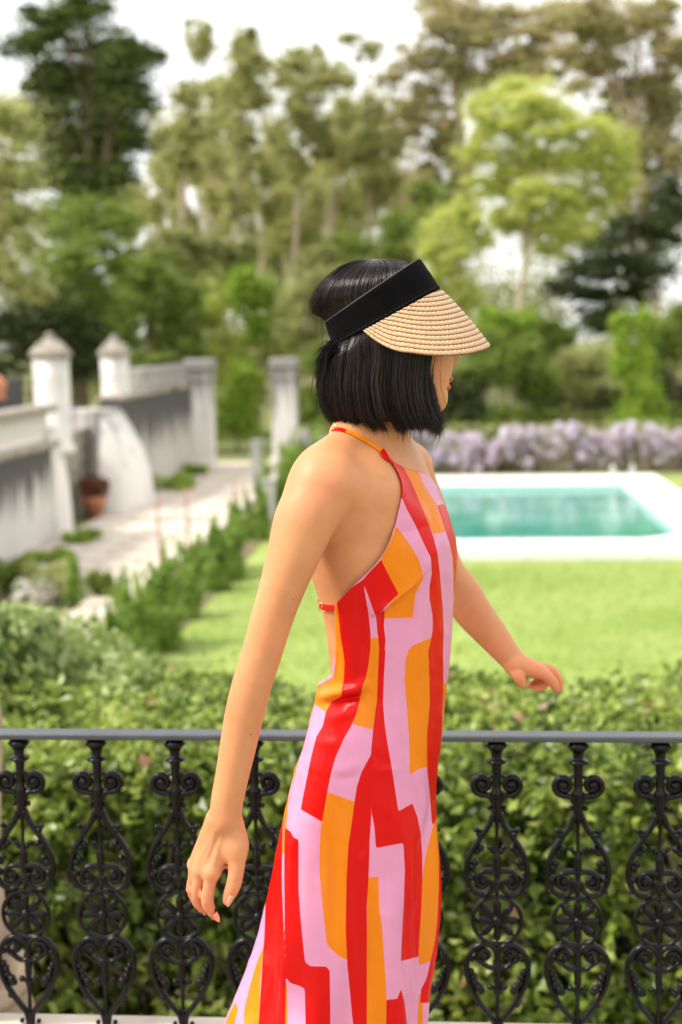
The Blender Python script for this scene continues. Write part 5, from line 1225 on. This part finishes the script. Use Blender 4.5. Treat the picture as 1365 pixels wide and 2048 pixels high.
def poly_sd(p, poly):
    poly = np.array(poly, float); out = np.full(p.shape[:-1], -60.0); lo_, hi_ = poly.min(0) - 14, poly.max(0) + 14
    m_ = ((p > lo_) & (p < hi_)).all(-1); q = p[m_]
    if len(q) == 0: return out
    best = np.full(len(q), 1e9); ins = np.zeros(len(q), bool)
    for a, b_ in zip(poly, np.roll(poly, -1, 0)):
        ab = b_ - a; t = np.clip(((q - a) @ ab) / (ab @ ab + 1e-9), 0, 1); r = q - a - t[:, None] * ab; best = np.minimum(best, np.hypot(r[:, 0], r[:, 1]))
        c_ = (a[1] > q[:, 1]) != (b_[1] > q[:, 1]); xi = (b_[0] - a[0]) * (q[:, 1] - a[1]) / (b_[1] - a[1] + 1e-12) + a[0]; ins ^= c_ & (q[:, 0] < xi)
    out[m_] = np.where(ins, best, -best); return out
PC = PROJ(DPd); PC[..., 1] = np.where(PC[..., 1] > 2046, 2046 + 0 * PC[..., 1], PC[..., 1])
PC[..., 0] = np.where(ZZ < ZT(2046), PX[..., 0] * 0 + PROJ(np.stack([DPd[..., 0], DPd[..., 1], np.full_like(ZZ, ZT(2046))], -1))[..., 0], PC[..., 0])
sr = np.full(DX.shape, -60.0); so = np.full(DX.shape, -60.0)
for q in red: sr = np.maximum(sr, poly_sd(PC, q))
for q in org: so = np.maximum(so, poly_sd(PC, q))
so += .9; sr += .3
dm = fast_mesh('dress', DPd.reshape(-1, 3), grid_quads(len(thAr), NC), True, {'red_print': sr.ravel(), 'orange_print': so.ravel()})
def satin():
    m = bpy.data.materials.new('printed_satin'); m.use_nodes = True; t = m.node_tree; p = t.nodes['Principled BSDF']
    def step(attr):
        a = t.nodes.new('ShaderNodeAttribute'); a.attribute_name = attr; r = t.nodes.new('ShaderNodeMapRange'); r.inputs[1].default_value = -.35; r.inputs[2].default_value = .35
        t.links.new(a.outputs['Fac'], r.inputs[0]); return r.outputs[0]
    m1 = t.nodes.new('ShaderNodeMix'); m1.data_type = 'RGBA'; m1.inputs[6].default_value = (.66, .27, .42, 1); m1.inputs[7].default_value = (.72, .20, .004, 1); t.links.new(step('orange_print'), m1.inputs[0])
    m2 = t.nodes.new('ShaderNodeMix'); m2.data_type = 'RGBA'; m2.inputs[7].default_value = (.60, .002, .0015, 1); t.links.new(m1.outputs[2], m2.inputs[6]); t.links.new(step('red_print'), m2.inputs[0])
    t.links.new(m2.outputs[2], p.inputs['Base Color']); p.inputs['Roughness'].default_value = .36; p.inputs['Specular IOR Level'].default_value = .20
    p.inputs['Anisotropic'].default_value = .4
    tc = t.nodes.new('ShaderNodeTexCoord'); n2 = t.nodes.new('ShaderNodeTexNoise'); n2.inputs['Scale'].default_value = 900; t.links.new(tc.outputs['Object'], n2.inputs[0])
    b = t.nodes.new('ShaderNodeBump'); b.inputs['Strength'].default_value = .08; b.inputs['Distance'].default_value = .0004; t.links.new(n2.outputs[0], b.inputs['Height']); t.links.new(b.outputs[0], p.inputs['Normal'])
    return m
dress = obj('dress', dm, satin(), W)
sm = dress.modifiers.new('cloth_thickness', 'SOLIDIFY'); sm.thickness = .0012; sm.offset = -1
# straps
M_red_s = mat('red_satin', (.55, .004, .003), .4, spec=.25); M_org_s = mat('orange_satin', (.70, .20, .008), .4, spec=.25); M_gold = mat('gold_metal', (.80, .50, .22), .25, metal=1.0)
def strap(name, pts, m, wid=.0045, parent=dress):
    P = catmull(pts, 10); b = MB(); b.tube(P, wid, 8, flat=.28, up=(0, 1, .15)); return b.build(name, m, parent)
def ribbon(name, P, wid, nrm, m, parent=dress, thick=.0011):
    P = catmull(P, 10); T = np.gradient(P, axis=0); T /= np.linalg.norm(T, axis=1)[:, None]; N = catmull(nrm, 10); N -= (N * T).sum(1)[:, None] * T; N /= np.linalg.norm(N, axis=1)[:, None]; B = np.cross(T, N)
    v = np.stack([P + B * wid + N * thick, P - B * wid + N * thick, P - B * wid - N * thick, P + B * wid - N * thick], 1).reshape(-1, 3); b = MB(); b.add(v, grid_quads(len(P), 4, True).tolist() + [(3, 2, 1, 0), (len(v) - 4, len(v) - 3, len(v) - 2, len(v) - 1)])
    return b.build(name, m, parent, smooth=False)
def skin_ribbon(pts, m, wid, name):
    S_ = [on_skin(*p_) for p_ in pts]; return ribbon(name, [a for a, _ in S_], wid, [b_ for _, b_ in S_], m)
skin_ribbon([(762, 903), (748, 893), (735, 884), (718, 875), (700, 867), (692, 864.5)], M_org_s, .0044, 'neck_strap')
skin_ribbon([(693, 864.5), (684, 861.5), (676, 860), (668, 860)], M_red_s, .0044, 'neck_strap')
skin_ribbon([(679, 1216), (665, 1216), (652, 1214), (641, 1209), (632, 1200), (626, 1192)], M_red_s, .0050, 'back_strap')
def buckle(c, ang, w_, h_, nrm_y=-1):
    b = MB(); pts = [(w_ * x, 0, h_ * z) for x, z in ((-1, -.8), (-.8, -1), (.8, -1), (1, -.8), (1, .8), (.8, 1), (-.8, 1), (-1, .8))]
    b.tube(pts, .0007, 6, closed=True); b.tube([(0, 0, -h_), (0, 0, h_)], .0006, 6); o = b.build('buckle', M_gold, dress); o.location = c; o.rotation_euler = (0, ang, -.35); return o
bk = lambda x, y: tuple(on_skin(x, y, .0035)[0])
buckle(bk(649, 1213), .1, .0052, .0060); buckle(bk(674, 860), -.3, .0045, .005)

VO = WP(774, 636, 0); hu = Vector((.878, 0, .478)).normalized(); hn = Vector((-.42, 0, .907)).normalized(); hu = np.array(hu); hn = np.array(hn)
RU0, RU1, RW0, RW1 = .0935, .0865, .0915, .0875; BH = .0
cb_ = np.zeros(3); ct_ = WP(744.5, 581.5, 0) - VO
def band_pt(phi, u, off=0.0):
    c_ = ct_ * u; ru = RU0 + (RU1 - RU0) * u + off; rw = RW0 + (RW1 - RW0) * u + off
    hh = np.array([1.0, 0, .545]) if True else hu
    dirb = np.array(WP(880, 579, 0) - WP(669, 694, 0)); dirt = np.array(WP(838, 518, 0) - WP(651, 645, 0))
    lb, lt = np.linalg.norm(dirb) / 2, np.linalg.norm(dirt) / 2; d0 = dirb / np.linalg.norm(dirb); d1 = dirt / np.linalg.norm(dirt); d_ = d0 * (1 - u) + d1 * u; L_ = lb * (1 - u) + lt * u + off
    e = 2 / 2.25; c1, s1 = cos(phi), sin(phi); c1 = math.copysign(abs(c1) ** e, c1); s1 = math.copysign(abs(s1) ** e, s1)
    return c_ + d_ * (L_ * c1) + np.array([0, -1, 0]) * (rw * s1)
D0 = np.array(WP(880, 579, 0) - WP(669, 694, 0)); D1 = np.array(WP(838, 518, 0) - WP(651, 645, 0)); LB, LT = np.linalg.norm(D0) / 2, np.linalg.norm(D1) / 2
DN = ct_ / np.linalg.norm(ct_); DH = np.linalg.norm(ct_); DU = D0 / np.linalg.norm(D0)
def squeeze(P):
    """the headband presses the hair in"""
    Q = P - VO; nn_ = np.array([-DU[2], 0, DU[0]]); h_ = Q @ nn_ / (ct_ @ nn_); c_ = ct_ * np.clip(h_, -.6, 1.6)[..., None]
    r = Q - c_; rx = r @ DU; ry = r[..., 1]; hh = np.clip(h_, 0, 1); L_ = LB + (LT - LB) * hh - .002; W_ = RW0 + (RW1 - RW0) * hh - .004
    rho = ((np.abs(rx) / L_) ** 2.25 + (np.abs(ry) / W_) ** 2.25) ** (1 / 2.25)
    w_ = np.clip(1 - np.maximum(-h_ - .02, h_ - 1.02) / .42, 0, 1); w_ = np.where((h_ > -.02) & (h_ < 1.02), 1, w_ ** 1.6)
    k = np.where(rho > 1, 1 / np.maximum(rho, 1e-6), 1); k = 1 - (1 - k) * w_
    return VO + c_ * k[..., None] * 0 + c_ + r * k[..., None]
# ------------------------------------------------------------------ hair
HR = np.array([  # py, back px, front px, half width
 (519, 735, 770, .012), (524, 712, 800, .034), (535, 688, 828, .052), (560, 655, 852, .070), (600, 632, 868, .080), (640, 634, 876, .085), (690, 640, 874, .086), (715, 652, 868, .086), (740, 650, 864, .087), (770, 650, 862, .088),
 (800, 653, 866, .089), (825, 657, 874, .088), (840, 664, 882, .086), (856, 674, 890, .082)], float)
hz_ = np.array([ZT(p) for p in HR[:, 0]]); oh = np.argsort(hz_)
H_ = {n: (hz_[oh], v[oh]) for n, v in (('L', np.array([XT(l, p) for p, l in HR[:, :2]])), ('R', np.array([WP(r, p, 0)[0] for p, r in HR[:, [0, 2]]])), ('w', HR[:, 3]))}
hq = lambda n, z: np.interp(z, *H_[n])
def hair_pt(phi, z, off=0.0):
    L_, R_, w_ = hq('L', z), hq('R', z), hq('w', z); cx, hw = (L_ + R_) / 2, (R_ - L_) / 2 + off; w_ = w_ + off
    e = 2 / 2.5; c_, s_ = np.cos(phi), np.sin(phi)
    return np.stack([cx + hw * np.sign(c_) * np.abs(c_) ** e, -w_ * np.sign(s_) * np.abs(s_) ** e, z], -1)
M_hair = bpy.data.materials.new('black_hair'); M_hair.use_nodes = True
t = M_hair.node_tree; p = t.nodes['Principled BSDF']; p.inputs['Base Color'].default_value = (.010, .008, .008, 1); p.inputs['Roughness'].default_value = .32; p.inputs['Specular IOR Level'].default_value = .33; p.inputs['Anisotropic'].default_value = .7
at = t.nodes.new('ShaderNodeAttribute'); at.attribute_name = 'tint'; r = t.nodes.new('ShaderNodeValToRGB'); r.color_ramp.elements[0].color = (.003, .0028, .003, 1); r.color_ramp.elements[1].color = (.045, .026, .018, 1); r.color_ramp.elements[1].position = 1
t.links.new(at.outputs['Fac'], r.inputs[0]); t.links.new(r.outputs[0], p.inputs['Base Color'])
# dark inner mass
nz, nphi = 60, 90
zz = np.linspace(ZT(519.5), ZT(838), nz); ph = np.linspace(R(24), R(336), nphi)
v = squeeze(hair_pt(ph[None, :].repeat(nz, 0), zz[:, None].repeat(nphi, 1), -.006)).reshape(-1, 3)
hm = fast_mesh('hair_mass', v, grid_quads(nz, nphi), True, {'tint': np.zeros(len(v))})
hair = obj('hair', hm, mat('hair_depth', (.004, .0035, .0035), .8, spec=.1), W); sm = hair.modifiers.new('depth', 'SOLIDIFY'); sm.thickness = .012; sm.offset = -1
# strands
def strands(n, seed, offs, rad, messy=1.0, tint=None, zend=None):
    g = np.random.default_rng(seed); K = 22
    phi0 = g.uniform(R(17), R(343), n); lockid = (phi0 / R(4.2)).astype(int); lock = g.normal(size=200)[lockid]; lock2 = g.normal(size=200)[lockid]
    s = np.linspace(0, 1, K)[None, :]
    frontness = np.cos(phi0)
    zb = np.array([ZT(p) for p in (838,)])[0] - .0085 * frontness * .9 - .004 + g.normal(0, .0045, n) + .0045 * lock - np.abs(g.normal(0, .008, n)) * (g.random(n) < .18)
    zt = ZT(520); Zs = zt - (zt - zb[:, None]) * s
    start = g.random(n) < .45; s0 = np.where(start, g.uniform(.15, .6, n), 0)[:, None]; ss = s0 + (1 - s0) * s
    Zs = zt - (zt - zb[:, None]) * (1 - np.cos(ss * pi / 2 * .999)) ** 0 * np.where(ss < .25, (ss / .25) ** 1.5 * .12, .12 + (ss - .25) / .75 * .88)
    wav = messy * (.020 * lock[:, None] * np.sin(ss * 4 + lock2[:, None] * 2) * ss + g.normal(0, .010, n)[:, None] * ss * 2 + .016 * np.sin(ss * 7 + g.uniform(0, 6, n)[:, None]) * ss)
    # crown hair sweeps backwards from the parting before falling
    sweep = np.where(ss < .5, (1 - ss / .5) ** 1.3 * .55 * np.sin(phi0)[:, None], 0)
    phi = phi0[:, None] + wav - sweep * 0 
    phi = np.clip(phi, R(14), R(346))
    off = offs * g.uniform(-1, 1, n)[:, None] + .0022 * lock[:, None] * ss + messy * .003 * g.normal(size=n)[:, None] * ss ** 3
    tuck = -.010 * np.clip((ss - .86) / .14, 0, 1) ** 2 * g.uniform(0, 1.3, n)[:, None]
    P = squeeze(hair_pt(phi, Zs, off + tuck))
    T = np.gradient(P, axis=1); T /= np.linalg.norm(T, axis=2)[..., None] + 1e-9
    A1 = np.cross(T, np.array([0.3, 1, .2])); A1 /= np.linalg.norm(A1, axis=2)[..., None] + 1e-9; B1 = np.cross(T, A1)
    rr = rad * g.uniform(.6, 1.3, n)[:, None] * np.interp(s[0], [0, .1, .85, 1], [.6, 1, 1, .25])[None, :]
    a = np.array([0, 2 * pi / 3, 4 * pi / 3]); v = P[:, :, None] + rr[:, :, None, None] * (np.cos(a)[None, None, :, None] * A1[:, :, None] + np.sin(a)[None, None, :, None] * B1[:, :, None])
    base = grid_quads(K, 3, True); q = (np.arange(n)[:, None, None] * K * 3 + base[None]).reshape(-1, 4)
    tn = np.repeat(np.clip(g.normal(.25, .25, n) + .1 * lock, 0, 1), K * 3)
    return v.reshape(-1, 3), q, tn
v, q, tn = strands(13000, 5, .0048, .00046)
o = obj('strands', fast_mesh('strands', v, q, True, {'tint': tn}), M_hair, hair)
v, q, tn = strands(900, 6, .012, .00018, 3.0)
o = obj('flyaway_strands', fast_mesh('flyaway_strands', v, q, True, {'tint': tn}), M_hair, hair)
# loose tuft flicking out at the nape just under the band
g_ = np.random.default_rng(9); b = MB()
for i in range(420):
    a0 = WP(668 + g_.normal(0, 5), 690 + g_.normal(0, 6), -.05 + g_.normal(0, .02)); e0 = WP(638 + g_.normal(0, 7), 742 + g_.normal(0, 18), -.05 + g_.normal(0, .022)); mid_ = (a0 + e0) / 2 + [-.007 * g_.random(), 0, .004 * g_.random()]
    b.tube(catmull([a0, mid_, e0], 5), np.linspace(.0004, .0001, 11), 3)
for i in range(70):     # fine hairs round the back of the crown
    an = g_.uniform(.1, 1.3); c0 = WP(650 + 30 * an, 620 - 60 * an, g_.normal(0, .03)); c1 = c0 + [-.006 - .010 * g_.random(), 0, -.02]; c2 = c1 + [.004 * g_.normal(), 0, -.03 - .02 * g_.random()]
    b.tube(catmull([c0, c1, c2], 5), np.linspace(.00022, .00007, 11), 3)
me_ = b.mesh('loose_strands'); at_ = me_.attributes.new('tint', 'FLOAT', 'POINT'); obj('loose_strands', me_, M_hair, hair)
# eyes and brows under the visor
M_eye = mat('eye_white', (.75, .72, .70), .15)
for s_ in (-1, 1):
    b = MB(); b.ball(WP(873, 673, s_ * .027), .0115, 16, 12); eo = b.build('eye', M_eye, W)
    b = MB(); c = WP(873, 673, s_ * .027) + np.array([.0092, 0, 0]); b.ball(c, (.0030, .0055, .0055), 14, 9); b.build('iris', mat('dark_iris', (.02, .012, .008), .1), eo)
    b = MB(); b.tube(catmull([WP(884, 655, s_ * .012), WP(883, 650, s_ * .028), WP(874, 655, s_ * .044)], 6), np.array([.0022, .0024, .0026, .0026, .0026, .0026, .0024, .0022, .002, .0018, .0016, .0012, .0008]), 6); b.build('eyebrow', M_hair, W)

# ------------------------------------------------------------------ visor
VIS = empty('sun_visor', (0, 0, 0)); VIS.location = W.location + Hrot @ Vector(VO); VIS.rotation_euler = (0, 0, YAW)
tag(VIS, 'open-topped visor with wide black headband and braided straw brim on her head', 'visor')
M_felt = mat('black_cotton', (.0035, .0033, .0036), .9, .25, 60, .10, 700, spec=.06)
b = MB(); NB = 96; us = [0, .0, .03, .10, .13, .3, .5, .7, .88, .965, 1.0, 1.0]; of = [-.003, .0, .0016, .0016, .0012, .0016, .0018, .0016, .0016, .0014, 0, -.003]
v = [band_pt(2 * pi * j / NB, u_, o__) for u_, o__ in zip(us, of) for j in range(NB)]
b.add(v, grid_quads(len(us), NB, True).tolist()); b.add([band_pt(2 * pi * j / NB, u_, -.0031) for u_ in (1, .5, 0) for j in range(NB)], grid_quads(3, NB, True).tolist())
hb = b.build('headband', M_felt, VIS)
b = MB()
for j in range(NB * 2):           # stitches above the lower hem
    if j % 2: continue
    p0 = band_pt(2 * pi * j / (NB * 2), .115, .0015); p1 = band_pt(2 * pi * (j + 1) / (NB * 2), .115, .0015); b.tube([p0, p1], .00028, 4)
b.build('stitching', mat('dark_thread', (.03, .03, .032), .7), hb)
b = MB(); b.tube([band_pt(2 * pi * j / NB, 1.0, .0004) for j in range(NB)], .0009, 6, closed=True); b.build('piping', mat('grey_piping', (.05, .05, .055), .6), hb)
# brim: braided straw rows, each laid over the next
PHM = R(115)
def brim_w(phi): return .1190 * max(0.0, 1 - (abs(phi) / PHM) ** 2.9)
fwd = hu
def brim_pt(phi, w_, lift=0.0):
    p0 = band_pt(phi, .02, -.001); radial = (band_pt(phi, .02, .01) - p0) / .01; radial /= np.linalg.norm(radial)
    dn = np.array([.40, 0, -.915]); dn /= np.linalg.norm(dn); fr = np.array([.88, 0, .47])
    be = R(17); be2 = be + R(6) * (w_ / .11) * 0
    d_ = dn * cos(be2) + radial * sin(be2); bow = .0025 * sin(pi * min(1, w_ / .1155)) * max(0, cos(phi)) 
    nrm_ = radial * cos(be2) - dn * sin(be2)
    return p0 + d_ * w_ + nrm_ * (lift + bow)
brim = empty('brim'); brim.parent = VIS; 
def straw_material():
    m = bpy.data.materials.new('braided_straw'); m.use_nodes = True; t = m.node_tree; p = t.nodes['Principled BSDF']
    at = t.nodes.new('ShaderNodeAttribute'); at.attribute_name = 'weave'; r = t.nodes.new('ShaderNodeValToRGB'); e = r.color_ramp.elements
    e[0].color = (.10, .045, .02, 1); e[1].color = (.50, .31, .165, 1); e[0].position = .05; e[1].position = .75; x = e.new(.38); x.color = (.40, .23, .11, 1); x = e.new(1.0); x.color = (.66, .46, .28, 1)
    tc = t.nodes.new('ShaderNodeTexCoord'); n = t.nodes.new('ShaderNodeTexNoise'); n.inputs['Scale'].default_value = 160; n.inputs['Detail'].default_value = 4; t.links.new(tc.outputs['Object'], n.inputs[0])
    mm_ = t.nodes.new('ShaderNodeMath'); mm_.operation = 'MULTIPLY_ADD'; mm_.inputs[1].default_value = .5; t.links.new(n.outputs[0], mm_.inputs[0]); t.links.new(at.outputs['Fac'], mm_.inputs[2])
    sb = t.nodes.new('ShaderNodeMath'); sb.operation = 'SUBTRACT'; sb.inputs[1].default_value = .25; t.links.new(mm_.outputs[0], sb.inputs[0])
    t.links.new(sb.outputs[0], r.inputs[0]); t.links.new(r.outputs[0], p.inputs['Base Color']); p.inputs['Roughness'].default_value = .5; p.inputs['Specular IOR Level'].default_value = .4
    return m
M_straw = straw_material()
ROW = .0088; nrow = 13
for k in range(nrow):
    # row k lies k*ROW inside the outer edge
    phs = [ph for ph in np.linspace(-PHM, PHM, 700) if brim_w(ph) - k * ROW > .001]
    if len(phs) < 8: continue
    pl, ph_ = phs[0], phs[-1]; NP = int(560 * (ph_ - pl) / (2 * PHM)) + 20; phs = np.linspace(pl, ph_, NP)
    arc = 0.0; prev = None; v = []; wv = []; NWd = 9
    for ph in phs:
        w1 = brim_w(ph) - k * ROW; w0 = max(w1 - ROW * 1.12, -.001); c = brim_pt(ph, w1)
        if prev is not None: arc += np.linalg.norm(c - prev)
        prev = c
        for j in range(NWd):
            s_ = j / (NWd - 1); x_ = s_ * 2 - 1
            # herringbone of flat straws: two families leaning towards the middle of the row
            phase = arc / .0072 + (abs(x_) * .85); fr_ = phase - math.floor(phase); tw_ = (sin(pi * fr_)) ** .6
            phase2 = arc / .0052 + .5 + (abs(x_) * .55 if x_ > 0 else -abs(x_) * .2); 
            prof_ = (1 - abs(x_) ** 2.6); h_ = .0002 + .0019 * prof_ * (.35 + .65 * tw_) + .0013 * s_
            ed = .00055 * sin(2 * pi * arc / .0052) * (1 if j == NWd - 1 else 0)
            v.append(brim_pt(ph, w0 + (w1 - w0) * s_ + ed, h_)); wv.append(min(1, max(0, (.25 + .75 * prof_ ** .5) * (.40 + .60 * tw_) )) * (1 if j not in (0, NWd - 1) else .35))
        for j in (NWd - 1, 0):
            v.append(brim_pt(ph, w0 + (w1 - w0) * (j / (NWd - 1)), -.0012)); wv.append(.4)
    nrw = NWd + 2
    me_ = fast_mesh('straw_braid', v, grid_quads(len(phs), nrw, True), True, {'weave': wv}); obj('straw_braid', me_, M_straw, brim)
